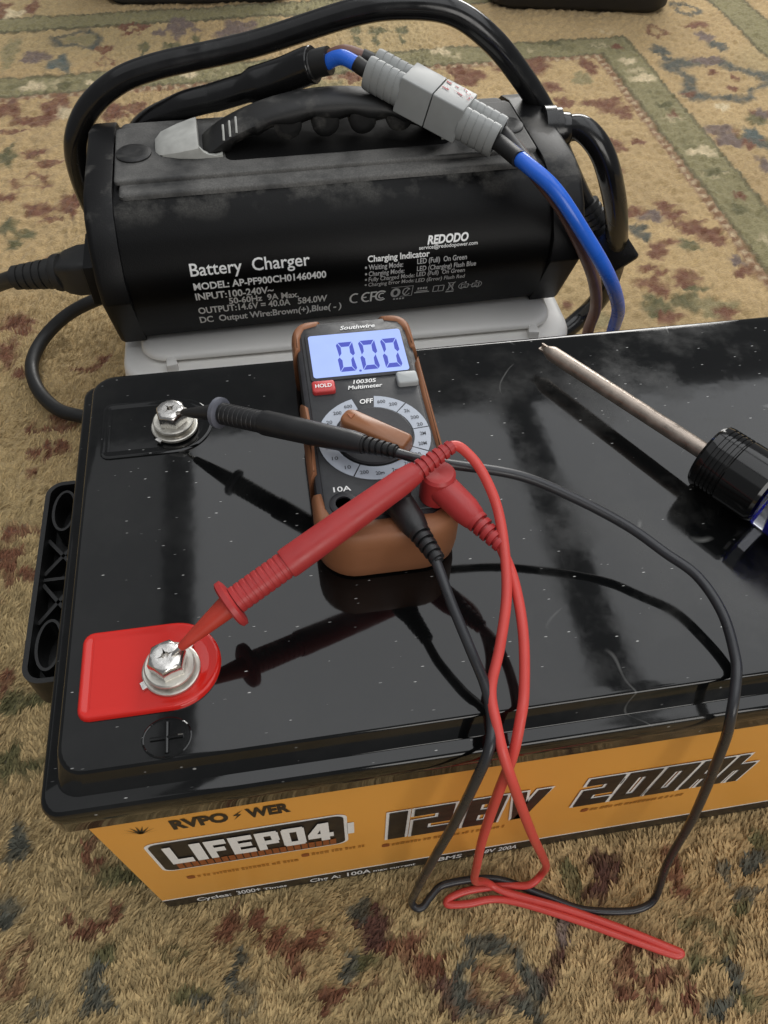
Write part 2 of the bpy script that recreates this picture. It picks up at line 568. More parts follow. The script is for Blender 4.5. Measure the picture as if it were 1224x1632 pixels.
# rug ornaments on the floor: x, y, half width, half depth, colour key, 1 = ring / 2 = broken
MOTIFS = [
    (-0.143, 1.268, 0.0366, 0.0302, 'B', 1), (-0.138, 1.268, 0.0231, 0.0164, 'O', 0), (-0.202, 1.212, 0.0204, 0.0198, 'P', 0), (-0.163, 1.186, 0.0166, 0.0235, 'T', 0), (-0.063, 1.3, 0.0217, 0.0242, 'R', 2), (-0.102, 1.229, 0.0142, 0.0113, 'R', 0),
    (-0.098, 1.185, 0.0139, 0.013, 'R', 1), (-0.043, 1.23, 0.0096, 0.0159, 'G', 0), (-0.042, 1.198, 0.0038, 0.0219, 'G', 0), (-0.001, 1.23, 0.0115, 0.0114, 'G', 0), (-0.001, 1.196, 0.0047, 0.022, 'G', 0), (0.038, 1.244, 0.0078, 0.0231, 'G', 0),
    (0.038, 1.211, 0.0038, 0.018, 'G', 0), (0.011, 1.31, 0.018, 0.0295, 'P', 0), (0.011, 1.275, 0.0089, 0.0238, 'P', 0), (-0.018, 1.283, 0.0118, 0.0096, 'P', 0), (0.038, 1.282, 0.0099, 0.0097, 'P', 0), (0.11, 1.272, 0.0359, 0.038, 'P', 0),
    (0.158, 1.294, 0.0263, 0.0246, 'O', 0), (0.099, 1.249, 0.0147, 0.0141, 'B', 0), (0.289, 1.257, 0.0101, 0.0145, 'G', 0), (0.285, 1.221, 0.004, 0.0208, 'G', 0), (0.325, 1.253, 0.0142, 0.0121, 'G', 0), (0.319, 1.217, 0.005, 0.0208, 'G', 0),
    (0.365, 1.249, 0.0102, 0.0144, 'G', 0), (0.359, 1.213, 0.004, 0.0185, 'G', 0), (-0.242, 1.234, 0.0112, 0.0485, 'O', 0), (-0.256, 1.384, 0.0181, 0.0181, 'C', 0), (-0.228, 1.402, 0.0102, 0.0263, 'R', 0), (-0.278, 1.402, 0.0121, 0.0314, 'R', 0),
    (-0.196, 1.117, 0.0159, 0.014, 'C', 0), (-0.152, 1.112, 0.0089, 0.012, 'G', 0), (-0.109, 1.117, 0.0107, 0.0101, 'C', 0), (-0.047, 1.122, 0.0109, 0.0102, 'G', 0), (0.025, 1.126, 0.0128, 0.0103, 'C', 0), (0.41, 1.165, 0.0137, 0.0111, 'C', 0),
    (0.511, 1.168, 0.0119, 0.0113, 'C', 0), (0.595, 1.173, 0.0121, 0.0114, 'G', 0), (-0.155, 1.051, 0.0172, 0.0295, 'R', 0), (-0.145, 1.026, 0.0119, 0.0145, 'C', 0), (-0.18, 1.012, 0.0301, 0.0125, 'R', 0), (-0.218, 1.049, 0.0153, 0.0239, 'R', 0),
    (-0.205, 0.984, 0.0164, 0.0069, 'R', 0), (-0.175, 0.924, 0.0143, 0.0097, 'R', 0), (-0.205, 0.92, 0.0095, 0.0253, 'G', 0), (-0.15, 0.896, 0.0173, 0.0078, 'R', 0), (-0.167, 0.854, 0.0214, 0.0162, 'R', 1), (-0.19, 0.819, 0.0119, 0.0099, 'R', 0),
    (-0.152, 0.789, 0.0176, 0.0149, 'R', 0), (-0.115, 0.795, 0.0111, 0.0233, 'R', 0), (-0.136, 0.767, 0.0101, 0.008, 'R', 0), (-0.18, 0.753, 0.0114, 0.0155, 'G', 0), (-0.16, 0.738, 0.0099, 0.0102, 'G', 0), (-0.172, 0.721, 0.0084, 0.0075, 'G', 0),
    (-0.108, 0.694, 0.0139, 0.0073, 'G', 0), (-0.121, 0.684, 0.0082, 0.006, 'R', 0), (-0.151, 0.579, 0.0152, 0.0122, 'R', 0), (-0.14, 0.563, 0.0088, 0.0079, 'R', 0), (-0.154, 0.531, 0.0098, 0.0169, 'R', 0), (-0.139, 0.502, 0.006, 0.0072, 'R', 0),
    (-0.06, 0.511, 0.0073, 0.0074, 'R', 0), (-0.074, 0.502, 0.0121, 0.0046, 'R', 0), (-0.094, 0.436, 0.0068, 0.0098, 'R', 0), (-0.099, 0.422, 0.0146, 0.004, 'R', 0), (-0.119, 0.425, 0.0045, 0.0056, 'R', 0), (-0.084, 0.425, 0.0079, 0.004, 'R', 0),
    (-0.104, 0.39, 0.0044, 0.0105, 'R', 0), (-0.115, 0.392, 0.0055, 0.0053, 'R', 0), (-0.114, 0.368, 0.0064, 0.0051, 'R', 0), (-0.092, 0.395, 0.0088, 0.004, 'R', 0), (-0.119, 0.284, 0.0109, 0.0099, 'R', 0), (-0.109, 0.302, 0.0141, 0.0045, 'R', 0),
    (-0.12, 0.306, 0.0051, 0.0077, 'R', 0), (-0.102, 0.264, 0.0068, 0.0072, 'R', 0), (-0.117, 0.269, 0.0059, 0.012, 'R', 0), (-0.109, 0.171, 0.0044, 0.0079, 'R', 0), (-0.098, 0.155, 0.0157, 0.0062, 'G', 0), (-0.084, 0.156, 0.0087, 0.0058, 'G', 0),
    (-0.101, 0.109, 0.0062, 0.0107, 'G', 0), (-0.085, 0.104, 0.0115, 0.0051, 'G', 0), (-0.095, 0.114, 0.005, 0.0044, 'G', 0), (-0.086, 0.057, 0.0054, 0.0076, 'B', 0), (-0.089, 0.049, 0.0046, 0.004, 'B', 0), (-0.085, 0.019, 0.0074, 0.0076, 'B', 0),
    (-0.088, 0.013, 0.0051, 0.0048, 'B', 0), (-0.042, 0.05, 0.0039, 0.0068, 'R', 0), (-0.037, 0.038, 0.0046, 0.004, 'R', 0), (-0.027, 0.031, 0.013, 0.0058, 'G', 0), (-0.02, 0.024, 0.0114, 0.004, 'G', 0), (-0.042, 0.002, 0.0066, 0.004, 'R', 0),
    (-0.031, 0.004, 0.0052, 0.004, 'R', 0), (-0.024, 0.008, 0.0037, 0.004, 'R', 0), (-0.053, 0.009, 0.0037, 0.004, 'R', 0), (-0.028, -0.015, 0.0058, 0.004, 'G', 0), (-0.033, -0.023, 0.0046, 0.005, 'B', 0), (-0.032, -0.033, 0.0063, 0.0049, 'B', 0),
    (-0.032, -0.042, 0.0076, 0.0042, 'B', 0), (-0.064, -0.037, 0.0076, 0.0042, 'B', 1), (0.011, -0.021, 0.0072, 0.0045, 'G', 1), (0.048, -0.03, 0.004, 0.0044, 'B', 0), (0.043, -0.037, 0.0032, 0.004, 'B', 0), (0.046, -0.05, 0.0077, 0.0077, 'B', 1),
    (0.02, -0.043, 0.0077, 0.004, 'G', 0), (0.025, -0.049, 0.0042, 0.004, 'B', 0), (-0.079, -0.012, 0.0086, 0.0095, 'R', 1), (0.036, -0.013, 0.0051, 0.0052, 'R', 0), (0.042, -0.009, 0.0052, 0.004, 'R', 0), (0.056, -0.013, 0.0044, 0.004, 'R', 0),
    (0.067, -0.022, 0.0073, 0.004, 'R', 0), (0.08, -0.037, 0.0047, 0.008, 'R', 0), (0.088, -0.025, 0.0081, 0.004, 'R', 0), (0.079, -0.028, 0.0044, 0.004, 'R', 0), (0.126, -0.021, 0.0112, 0.0046, 'D', 0), (0.13, -0.031, 0.0096, 0.007, 'D', 0),
    (0.12, -0.015, 0.0068, 0.004, 'B', 0), (0.117, -0.04, 0.0065, 0.004, 'G', 0), (0.112, -0.043, 0.0043, 0.004, 'B', 0), (0.105, -0.053, 0.0128, 0.004, 'R', 0), (0.099, -0.059, 0.0042, 0.0053, 'R', 0), (0.142, -0.037, 0.0103, 0.0044, 'R', 0),
    (0.153, -0.048, 0.0087, 0.0049, 'R', 0), (0.162, -0.06, 0.0079, 0.0053, 'D', 0), (0.165, -0.07, 0.0064, 0.0046, 'D', 0), (0.274, -0.011, 0.0079, 0.0049, 'D', 0), (0.274, -0.019, 0.007, 0.0055, 'D', 0), (0.262, -0.024, 0.01, 0.004, 'D', 0),
    (0.252, -0.012, 0.0031, 0.0076, 'G', 0), (0.25, -0.025, 0.0035, 0.0047, 'G', 0), (0.24, -0.045, 0.0045, 0.0082, 'P', 0), (0.231, -0.059, 0.0051, 0.0055, 'D', 0), (0.22, -0.069, 0.0072, 0.0041, 'D', 0), (0.207, -0.078, 0.0085, 0.004, 'B', 0),
    (0.193, -0.061, 0.0224, 0.0171, 'B', 1), (0.192, -0.067, 0.0107, 0.0093, 'R', 1), (0.186, -0.043, 0.0096, 0.004, 'B', 0), (0.172, -0.066, 0.0057, 0.0087, 'B', 0), (0.267, -0.068, 0.0066, 0.006, 'R', 0), (0.276, -0.061, 0.0052, 0.004, 'R', 0),
    (0.286, -0.061, 0.0052, 0.0049, 'R', 0), (0.262, -0.079, 0.0072, 0.004, 'R', 0), (0.29, -0.076, 0.0109, 0.004, 'R', 0), (0.321, -0.061, 0.012, 0.0104, 'G', 1), (0.307, -0.072, 0.0037, 0.0042, 'G', 0), (0.327, -0.08, 0.0036, 0.0099, 'B', 0),
    (0.316, -0.094, 0.0071, 0.004, 'B', 0), (0.331, -0.095, 0.0064, 0.004, 'G', 0), (0.317, -0.027, 0.0027, 0.0114, 'R', 0), (0.319, -0.013, 0.0056, 0.004, 'R', 0), (0.378, -0.015, 0.0056, 0.0063, 'G', 0), (0.37, -0.025, 0.0063, 0.0041, 'B', 0),
    (0.35, -0.028, 0.0043, 0.0054, 'B', 0), (0.359, -0.043, 0.0077, 0.004, 'B', 0), (0.35, -0.05, 0.0046, 0.004, 'G', 0), (0.299, -0.09, 0.005, 0.0057, 'R', 0), (0.28, -0.09, 0.0043, 0.004, 'R', 0), (0.578, 0.862, 0.0154, 0.0129, 'R', 0),
    (0.586, 0.842, 0.0093, 0.0126, 'R', 0), (0.621, 0.853, 0.0068, 0.0097, 'R', 0), (0.572, 0.788, 0.0082, 0.0059, 'R', 0), (0.547, 0.693, 0.0246, 0.0078, 'R', 0), (0.573, 0.68, 0.0168, 0.009, 'P', 0), (0.598, 0.702, 0.0109, 0.0106, 'R', 0),
    (0.602, 0.682, 0.0123, 0.0103, 'R', 0), (0.611, 0.656, 0.0197, 0.0113, 'R', 0), (0.626, 0.639, 0.0165, 0.0122, 'R', 0), (0.631, 0.62, 0.0104, 0.0107, 'R', 0), (0.546, 0.659, 0.0105, 0.0112, 'B', 0), (0.55, 0.643, 0.0089, 0.0061, 'B', 0),
    (0.557, 0.619, 0.0103, 0.0118, 'R', 0), (0.548, 0.606, 0.0072, 0.0093, 'R', 0), (0.582, 0.626, 0.0192, 0.0048, 'R', 0), (0.596, 0.617, 0.0132, 0.0118, 'G', 0), (0.519, 0.61, 0.0072, 0.0093, 'R', 1), (0.639, 0.582, 0.0087, 0.0091, 'P', 0),
    (0.639, 0.562, 0.0114, 0.0099, 'R', 0), (0.528, 0.582, 0.0128, 0.0045, 'R', 0), (0.542, 0.571, 0.0085, 0.0055, 'R', 0), (0.522, 0.556, 0.0153, 0.0097, 'R', 0), (0.531, 0.542, 0.0111, 0.0084, 'R', 0), (0.568, 0.563, 0.0127, 0.0087, 'R', 0),
    (0.559, 0.55, 0.0112, 0.0086, 'R', 0), (0.572, 0.541, 0.0153, 0.004, 'G', 0), (0.516, 0.52, 0.0136, 0.0142, 'G', 0), (0.506, 0.506, 0.0094, 0.008, 'G', 0), (0.552, 0.518, 0.015, 0.0152, 'G', 0), (0.521, 0.498, 0.012, 0.0118, 'R', 0),
    (0.579, 0.505, 0.019, 0.014, 'O', 0), (0.586, 0.495, 0.0121, 0.0099, 'R', 0), (0.423, 0.532, 0.0067, 0.0062, 'R', 0), (0.446, 0.503, 0.0133, 0.0137, 'O', 0), (0.81, 1.023, 0.0694, 0.0693, 'B', 1), (0.818, 1.008, 0.0382, 0.0386, 'F', 0),
    (0.812, 1.042, 0.0068, 0.0102, 'R', 0), (0.837, 1.024, 0.0058, 0.008, 'R', 0), (0.821, 0.993, 0.0076, 0.0096, 'R', 0), (0.819, 1.087, 0.0219, 0.0149, 'P', 0), (0.859, 1.134, 0.0153, 0.0179, 'B', 0), (0.854, 1.17, 0.0146, 0.0186, 'P', 0),
    (0.856, 1.213, 0.0191, 0.0121, 'R', 0), (0.76, 1.131, 0.0121, 0.0177, 'B', 0), (0.757, 1.103, 0.008, 0.0108, 'B', 0), (0.746, 0.871, 0.0193, 0.0166, 'P', 0), (0.748, 0.844, 0.0173, 0.0129, 'P', 0), (0.786, 0.857, 0.0123, 0.0164, 'T', 0),
    (0.783, 0.831, 0.0104, 0.0127, 'B', 0), (0.827, 0.91, 0.0091, 0.0105, 'P', 0), (0.864, 1.28, 0.0208, 0.0283, 'B', 1), (0.781, 1.201, 0.0167, 0.019, 'R', 1), (0.766, 0.776, 0.01, 0.0178, 'P', 0), (0.746, 0.983, 0.0093, 0.0076, 'R', 0),
    (0.775, 0.935, 0.011, 0.009, 'C', 0), (0.687, 0.682, 0.0093, 0.0105, 'G', 0), (0.627, 1.083, 0.0116, 0.0248, 'R', 0), (0.603, 1.047, 0.0133, 0.016, 'O', 0), (0.61, 0.97, 0.031, 0.0129, 'R', 0), (0.624, 0.945, 0.0234, 0.0125, 'R', 0),
    (0.631, 0.926, 0.0125, 0.007, 'R', 0), (0.432, 1.075, 0.0254, 0.0262, 'R', 0), (0.529, 1.096, 0.0405, 0.0249, 'R', 0), (0.498, 1.117, 0.0097, 0.017, 'C', 0), (0.551, 1.026, 0.0149, 0.0155, 'R', 0), (0.555, 0.976, 0.0127, 0.0147, 'R', 0),
    (-0.048, 1.033, 0.0155, 0.0166, 'R', 0), (-0.011, 1.01, 0.012, 0.0109, 'R', 0), (-0.077, 1.022, 0.0154, 0.0253, 'R', 0), (0.033, 1.067, 0.0195, 0.0135, 'R', 0), (0.216, 1.069, 0.0219, 0.0177, 'O', 0), (0.262, 1.091, 0.013, 0.0142, 'R', 0),
    (0.051, 1.036, 0.0087, 0.0112, 'R', 0), (0.695, 1.036, 0.0191, 0.012, 'C', 0), (0.696, 0.95, 0.0109, 0.0091, 'G', 0), (0.697, 0.925, 0.0072, 0.0071, 'R', 0), (0.697, 0.82, 0.017, 0.0109, 'C', 0), (0.693, 0.769, 0.0115, 0.0088, 'G', 0),
    (0.699, 0.712, 0.0064, 0.0082, 'R', 0), (0.692, 1.095, 0.0098, 0.0106, 'C', 0), (0.695, 1.147, 0.0081, 0.009, 'R', 0),
]


# ------------------------------------------------------------------ carpet
def vnoise(x, y, scale, seed):
    r = np.random.default_rng(seed)
    g = r.random((256, 256))
    u, v = x * scale + 37.3, y * scale + 91.7
    i, j = np.floor(u).astype(int), np.floor(v).astype(int)
    fu, fv = u - i, v - j
    fu, fv = fu * fu * (3 - 2 * fu), fv * fv * (3 - 2 * fv)
    a, b = g[i % 256, j % 256], g[(i + 1) % 256, j % 256]
    c, d = g[i % 256, (j + 1) % 256], g[(i + 1) % 256, (j + 1) % 256]
    return (a * (1 - fu) + b * fu) * (1 - fv) + (c * (1 - fu) + d * fu) * fv


def axis_steps(spans):
    out = [spans[0][0]]
    for a, b, s in spans:
        n = max(1, int(round((b - a) / s)))
        out += [a + (b - a) * k / n for k in range(1, n + 1)]
    return np.array(out)


def make_carpet():
    xs = axis_steps([(-2.5, -0.5, 0.1), (-0.5, -0.3, 0.01), (-0.3, -0.12, 0.003), (-0.12, 0.42, 0.0014), (0.42, 1.1, 0.003), (1.1, 1.3, 0.02), (1.3, 3.0, 0.1)])
    ys = axis_steps([(-1.5, -0.3, 0.1), (-0.3, -0.14, 0.01), (-0.14, 0.03, 0.0013), (0.03, 0.2, 0.003), (0.2, 1.45, 0.0036), (1.45, 1.6, 0.01), (1.6, 3.6, 0.1)])
    X, Y = np.meshgrid(xs, ys)
    nx, ny = len(xs), len(ys)
    col = np.empty(X.shape + (3,))
    PAL = dict(F=(0.44, 0.312, 0.155), R=(0.175, 0.078, 0.046), G=(0.125, 0.115, 0.055), B=(0.100, 0.100, 0.080), P=(0.17, 0.125, 0.105),
               T=(0.10, 0.118, 0.105), C=(0.60, 0.49, 0.31), O=(0.27, 0.225, 0.115), D=(0.105, 0.052, 0.04), E=(0.245, 0.215, 0.11), L=(0.07, 0.066, 0.036))
    PAL = {k: np.array(v) for k, v in PAL.items()}
    big = vnoise(X, Y, 7, 1) * 0.6 + vnoise(X, Y, 19, 2) * 0.4
    col[:] = PAL['F'] * (0.86 + 0.28 * big)[..., None]
    # slow shift of the ground between sandy and olive dye lots
    ol = np.clip((vnoise(X, Y, 5, 3) - 0.5) * 3, 0, 1)[..., None] * 0.35
    col[:] = col * (1 - ol) + PAL['O'] * 1.25 * ol
    # wobble of the knot rows
    wx = (vnoise(X, Y, 60, 4) - 0.5) * 0.008 + (vnoise(X, Y, 220, 5) - 0.5) * 0.005
    wy = (vnoise(X, Y, 60, 6) - 0.5) * 0.008 + (vnoise(X, Y, 220, 7) - 0.5) * 0.005
    U, V = X + wx, Y + wy

    def blend(mask, key, amt=1.0):
        a = (np.clip(mask, 0, 1) * amt)[..., None]
        col[:] = col * (1 - a) + PAL[key] * a

    def sm(d, w):
        return np.clip(0.5 - d / w, 0, 1)

    # borders: rug axes nearly follow the battery; the far band runs at a slight angle
    Vr = V - 0.045 * U
    Us, Vs = X + wx * 0.3, Y + wy * 0.3 - 0.045 * X
    def band(lo, hi, key, amt=1.0, corner=None):
        dx = np.maximum(lo[0] - Us, Us - hi[0])
        dy = np.maximum(lo[1] - Vs, Vs - hi[1])
        inx = np.where(Vs < hi[1], dx, 9)
        iny = np.where(Us < hi[0], dy, 9)
        blend(sm(np.minimum(inx, iny), 0.004), key, amt)
    band((0.664, 1.098), (0.722, 1.155), 'E')
    band((0.660, 1.094), (0.666, 1.100), 'L', 0.8)
    band((0.719, 1.152), (0.724, 1.158), 'L', 0.75)
    band((0.648, 1.082), (0.660, 1.094), 'R', 0.8)
    band((0.922, 1.322), (0.985, 1.372), 'E')
    band((0.918, 1.316), (0.925, 1.326), 'L', 0.8)
    band((0.983, 1.370), (0.990, 1.376), 'L', 0.8)
    # pale knots along the red guard stripe
    for (a, b, lo, hi) in ((Us, Vs, 0.648, 0.660), (Vs, Us, 1.082, 1.094)):
        lim = 1.094 if a is Us else 0.660
        m = sm(np.maximum(np.abs(a - (lo + hi) / 2) - 0.0032, np.abs((b % 0.0165) - 0.008) - 0.0038), 0.004) * (b < lim)
        blend(m, 'C', 0.75)
    # faint small flowers along the green bands
    for k in range(16):
        t = 0.1 + k * 0.074
        for (cx, cy) in ((0.693, t), (t * 0.8 - 0.3, 1.126 + 0.045 * (t * 0.8 - 0.3))):
            d = np.hypot((U - cx) / 0.016, (V - cy) / 0.012)
            blend(sm(d - 1, 0.5) * (vnoise(X, Y, 130, 8) > 0.42), 'C' if k % 2 else 'G', 0.5)

    def ell(cx, cy, a, b, key, ring, amt=0.9):
        box = (np.abs(xs - cx) < a * 1.6 + 0.02)
        boy = (np.abs(ys - cy) < b * 1.6 + 0.02)
        ix, iy = np.where(box)[0], np.where(boy)[0]
        if not len(ix) or not len(iy):
            return
        sl = (slice(iy[0], iy[-1] + 1), slice(ix[0], ix[-1] + 1))
        u, v = (U[sl] - cx) / a, (V[sl] - cy) / b
        th = np.arctan2(v, u)
        h = (cx * 91 + cy * 57) % 6.28
        d = np.hypot(u, v) / (1 + 0.16 * np.cos(3 * th + h) + 0.13 * np.cos(5 * th + 2 * h))
        w = min(0.5, 0.004 / min(a, b) + 0.12)
        mk = sm(d - 1, w)
        if ring == 1:
            mk = mk * (1 - sm(d - 0.62, w))
        if ring == 2:
            mk = mk * np.where(vnoise(X[sl], Y[sl], 110, 9) > 0.62, 0.1, 1.0)
        mk = mk * (0.82 + 0.3 * np.clip(vnoise(X[sl], Y[sl], 160, 10) * 1.6 - 0.2, 0, 1)) * amt
        a_ = np.clip(mk, 0, 1)[..., None]
        col[sl] = col[sl] * (1 - a_) + PAL[key] * a_

    # scattered filling ornaments where the furniture of the scene hides the ground, and beyond the frame
    r = np.random.default_rng(3)
    for k in range(200):
        cx, cy = r.uniform(-0.9, 1.6), r.uniform(-0.7, 1.05)
        left = -0.0826 - 0.136 * (cy + 0.039) - 0.035
        front_edge = -0.039 - 0.158 * (cx + 0.083) - 0.025
        if left < cx < 0.62 and cy > front_edge and not (0.05 < cx < 0.5 and 0.05 < cy < 0.5):
            continue
        if 0.62 < cx < 0.74 or (0.4 < cx < 0.75 and cy > 0.45):
            continue
        for q in range(3):
            ell(cx + r.uniform(-0.03, 0.03), cy + r.uniform(-0.03, 0.03), r.uniform(0.006, 0.02), r.uniform(0.006, 0.02), r.choice(['R', 'G', 'R', 'B', 'P']), int(r.random() < 0.2))
    for (cx, cy, a, b_, key, ring) in MOTIFS:
        k = 1.18 if cy < 0.1 else 1.08
        ell(cx, cy, a * k, b_ * k, key, ring, 0.96)
    # fine speckle of single knots
    sp = vnoise(X, Y, 260, 11) - 0.5
    col[:] *= (1 + 0.5 * sp * (Y < 0.35) + 0.25 * sp * (Y >= 0.35))[..., None]
    np.clip(col, 0.01, 0.9, out=col)
    # relief: twisted pile, coarse clumps plus tuft tips
    c, s = math.cos(0.66), math.sin(0.66)
    A, B = X * c + Y * s, -X * s + Y * c
    Z = (vnoise(A, B * 2.0, 150, 12) - 0.5) * 0.0046 + (vnoise(A, B * 1.7, 330, 13) - 0.5) * 0.0034 + (vnoise(X, Y, 24, 14) - 0.5) * 0.003
    Z -= 0.003
    verts = np.stack([X, Y, Z], -1).reshape(-1, 3)
    idx = np.arange(nx * ny).reshape(ny, nx)
    q = np.stack([idx[:-1, :-1], idx[:-1, 1:], idx[1:, 1:], idx[1:, :-1]], -1).reshape(-1, 4)
    me = bpy.data.meshes.new('carpet')
    me.vertices.add(len(verts))
    me.vertices.foreach_set('co', verts.ravel())
    me.loops.add(q.size)
    me.loops.foreach_set('vertex_index', q.ravel())
    me.polygons.add(len(q))
    me.polygons.foreach_set('loop_start', np.arange(0, q.size, 4))
    me.polygons.foreach_set('use_smooth', np.ones(len(q), bool))
    ca = me.color_attributes.new('Col', 'FLOAT_COLOR', 'POINT')
    ca.data.foreach_set('color', np.concatenate([col.reshape(-1, 3), np.ones((nx * ny, 1))], 1).ravel())
    me.update()
    me.materials.append(M['carpet'])
    o = bpy.data.objects.new('carpet', me)
    COL.objects.link(o)
    o['kind'] = 'structure'
    o['label'] = 'tan patterned wool carpet with green bands and faded red motifs'

    # standing pile on the near ground, where single tufts can be seen
    def sample(px, py):
        i = np.clip(np.searchsorted(xs, px), 1, nx - 1)
        j = np.clip(np.searchsorted(ys, py), 1, ny - 1)
        return col[j, i], Z[j, i]

    r = np.random.default_rng(21)
    PX, PY = [], []
    for (x0, x1, y0, y1, step) in ((-0.14, 0.43, -0.135, 0.004, 0.0013), (-0.20, 0.004, 0.004, 0.30, 0.0021), (-0.26, -0.004, 0.30, 0.62, 0.0030)):
        gx, gy = np.meshgrid(np.arange(x0, x1, step), np.arange(y0, y1, step))
        PX.append((gx + r.uniform(-0.6, 0.6, gx.shape) * step).ravel())
        PY.append((gy + r.uniform(-0.6, 0.6, gy.shape) * step).ravel())
    PX, PY = np.concatenate(PX), np.concatenate(PY)
    n = len(PX)
    cc, zz = sample(PX, PY)
    lay = 1.05 + (vnoise(PX, PY, 40, 31) - 0.5) * 1.6 + r.normal(0, 0.3, n)
    ln = r.uniform(0.0034, 0.0070, n)
    wd = r.uniform(0.00035, 0.0008, n)
    lift = r.uniform(0.2, 0.55, n)
    dx, dy = np.cos(lay), np.sin(lay)
    sxn, syn = -dy, dx
    br = r.uniform(0.88, 1.42, n)
    rows_ = []
    for (t, h, w) in ((0.0, 0.0, 1.0), (0.5, 0.62, 1.05), (1.0, 0.78, 0.25)):
        cxp, cyp = PX + dx * ln * t * 0.85, PY + dy * ln * t * 0.85
        czp = zz + ln * lift * h + (0.0 if t else -0.001)
        for sg in (-1, 1):
            rows_.append(np.stack([cxp + sxn * wd * w * sg, cyp + syn * wd * w * sg, czp], -1))
    V6 = np.stack(rows_, 1).reshape(-1, 3)
    base = np.arange(n)[:, None] * 6
    Q = np.concatenate([base + np.array([[0, 1, 3, 2]]), base + np.array([[2, 3, 5, 4]])], 1).reshape(-1, 4)
    pm = bpy.data.meshes.new('pile')
    pm.vertices.add(len(V6))
    pm.vertices.foreach_set('co', V6.ravel())
    pm.loops.add(Q.size)
    pm.loops.foreach_set('vertex_index', Q.ravel())
    pm.polygons.add(len(Q))
    pm.polygons.foreach_set('loop_start', np.arange(0, Q.size, 4))
    pm.polygons.foreach_set('use_smooth', np.ones(len(Q), bool))
    tint = np.clip(cc * br[:, None], 0.008, 0.9)
    vc = np.repeat(np.concatenate([tint, np.ones((n, 1))], 1), 6, axis=0)
    pa = pm.color_attributes.new('Col', 'FLOAT_COLOR', 'POINT')
    pa.data.foreach_set('color', vc.ravel())
    pm.update()
    pm.materials.append(M['pile'])
    po = bpy.data.objects.new('pile', pm)
    COL.objects.link(po)
    po.parent = o
    po['kind'] = 'stuff'
    return o


make_carpet()

# ------------------------------------------------------------------ battery
L, WD, ZL, ZT = 0.522, 0.24, 0.2055, 0.2197
bat = thing('battery', (L / 2, WD / 2, 0), 'large black battery with orange front label and red positive pad', 'battery')
lo = []
for (ins, z, r) in ((0.0015, 0.1840, 0.006), (0.0, 0.1852, 0.007), (0.0, ZL - 0.0022, 0.008), (0.0007, ZL - 0.0006, 0.008), (0.0022, ZL, 0.008),
                    (0.0062, ZL, 0.009), (0.0068, ZL + 0.0004, 0.009), (0.0098, ZT - 0.0012, 0.011), (0.0105, ZT - 0.0003, 0.011), (0.0118, ZT, 0.011), (0.0150, ZT, 0.010)):
    lo.append([(x, y, z) for x, y in rrect(ins, L - ins, ins, WD - ins, r)])
lid = MB().loft(lo).build('lid', M['lid'], bat, angle=60)
cs = [[(x, y, z) for x, y in rrect(i, L - i, i, WD - i, 0.005)] for i, z in ((0.0085, 0.0), (0.0068, 0.002), (0.0064, 0.1850))]
MB().loft(cs).build('case', M['case'], bat)


def front(y):
    return lambda u, v: (u, y, v)


lab = MB().box(0.0085, L - 0.0085, 0.0056, 0.0064, 0.0195, 0.1832).build('label', M['label'], bat)
MB().box(0.0085, L - 0.0085, 0.0056, 0.0064, 0.0015, 0.0178).build('label_footer', M['ink_black'], bat)
MB().box(0.0085, L - 0.0085, 0.00555, 0.0064, 0.0178, 0.0195).build('footer_line', M['ink_white'], bat)
F1, F2, F3, F4 = front(0.0053), front(0.0050), front(0.0047), front(0.0044)
# chemistry badge: white outline, dark capsule, nub, letters, rust strip
b = MB()
polys(b, F1, [rrect(0.0225, 0.1182, 0.0815, 0.1335, 0.006), rect(0.1180, 0.098, 0.1215, 0.117)])
b.build('badge_outline', M['ink_white'], lab, False)
b = MB()
polys(b, F2, [rrect(0.0242, 0.1165, 0.0835, 0.1315, 0.005)])
b.build('badge', M['ink_black'], lab, False)
BLK = {
    'L': [(0, 0, 0.36, 1), (0.36, 0, 1, 0.27)],
    'I': [(0.0, 0, 1, 1)],
    'F': [(0, 0, 0.36, 1), (0.36, 0.74, 1, 1), (0.36, 0.37, 0.86, 0.60)],
    'E': [(0, 0, 0.36, 1), (0.36, 0.76, 1, 1), (0.36, 0.39, 0.9, 0.61), (0.36, 0, 1, 0.24)],
    'P': [(0, 0, 0.36, 1), (0.36, 0.77, 0.94, 1), (0.66, 0.46, 1, 0.92), (0.36, 0.30, 0.94, 0.53)],
    'O': [(0, 0.06, 0.35, 0.94), (0.65, 0.06, 1, 0.94), (0.06, 0.77, 0.94, 1), (0.06, 0, 0.94, 0.23)],
    '4': [(0.50, 0, 0.84, 1), (0, 0.18, 1, 0.42)],
    'R': [(0, 0, 0.32, 1), (0.32, 0.76, 0.96, 1), (0.68, 0.5, 1, 0.9), (0.32, 0.38, 0.96, 0.6), (0.64, 0, 1, 0.4)],
    'V': [(0, 0.3, 0.34, 1), (0.66, 0.3, 1, 1), (0.14, 0.12, 0.86, 0.34), (0.3, 0, 0.7, 0.14)],
    'W': [(0, 0, 0.26, 1), (0.38, 0, 0.62, 1), (0.74, 0, 1, 1), (0.0, 0, 1, 0.24)],
}


def block_text(mb, y, chars, z0, h):
    for ch, x0, w in chars:
        for i, (a0, b0, a1, b1) in enumerate(BLK[ch]):
            polys(mb, front(y - 0.00002 * i), [rect(x0 + a0 * w, z0 + b0 * h, x0 + a1 * w, z0 + b1 * h)])
        if ch == '4':
            polys(mb, front(y - 0.00006), [[(x0, z0 + 0.42 * h), (x0 + 0.36 * w, z0 + 0.42 * h), (x0 + 0.72 * w, z0 + h), (x0 + 0.44 * w, z0 + h)]])
    return mb


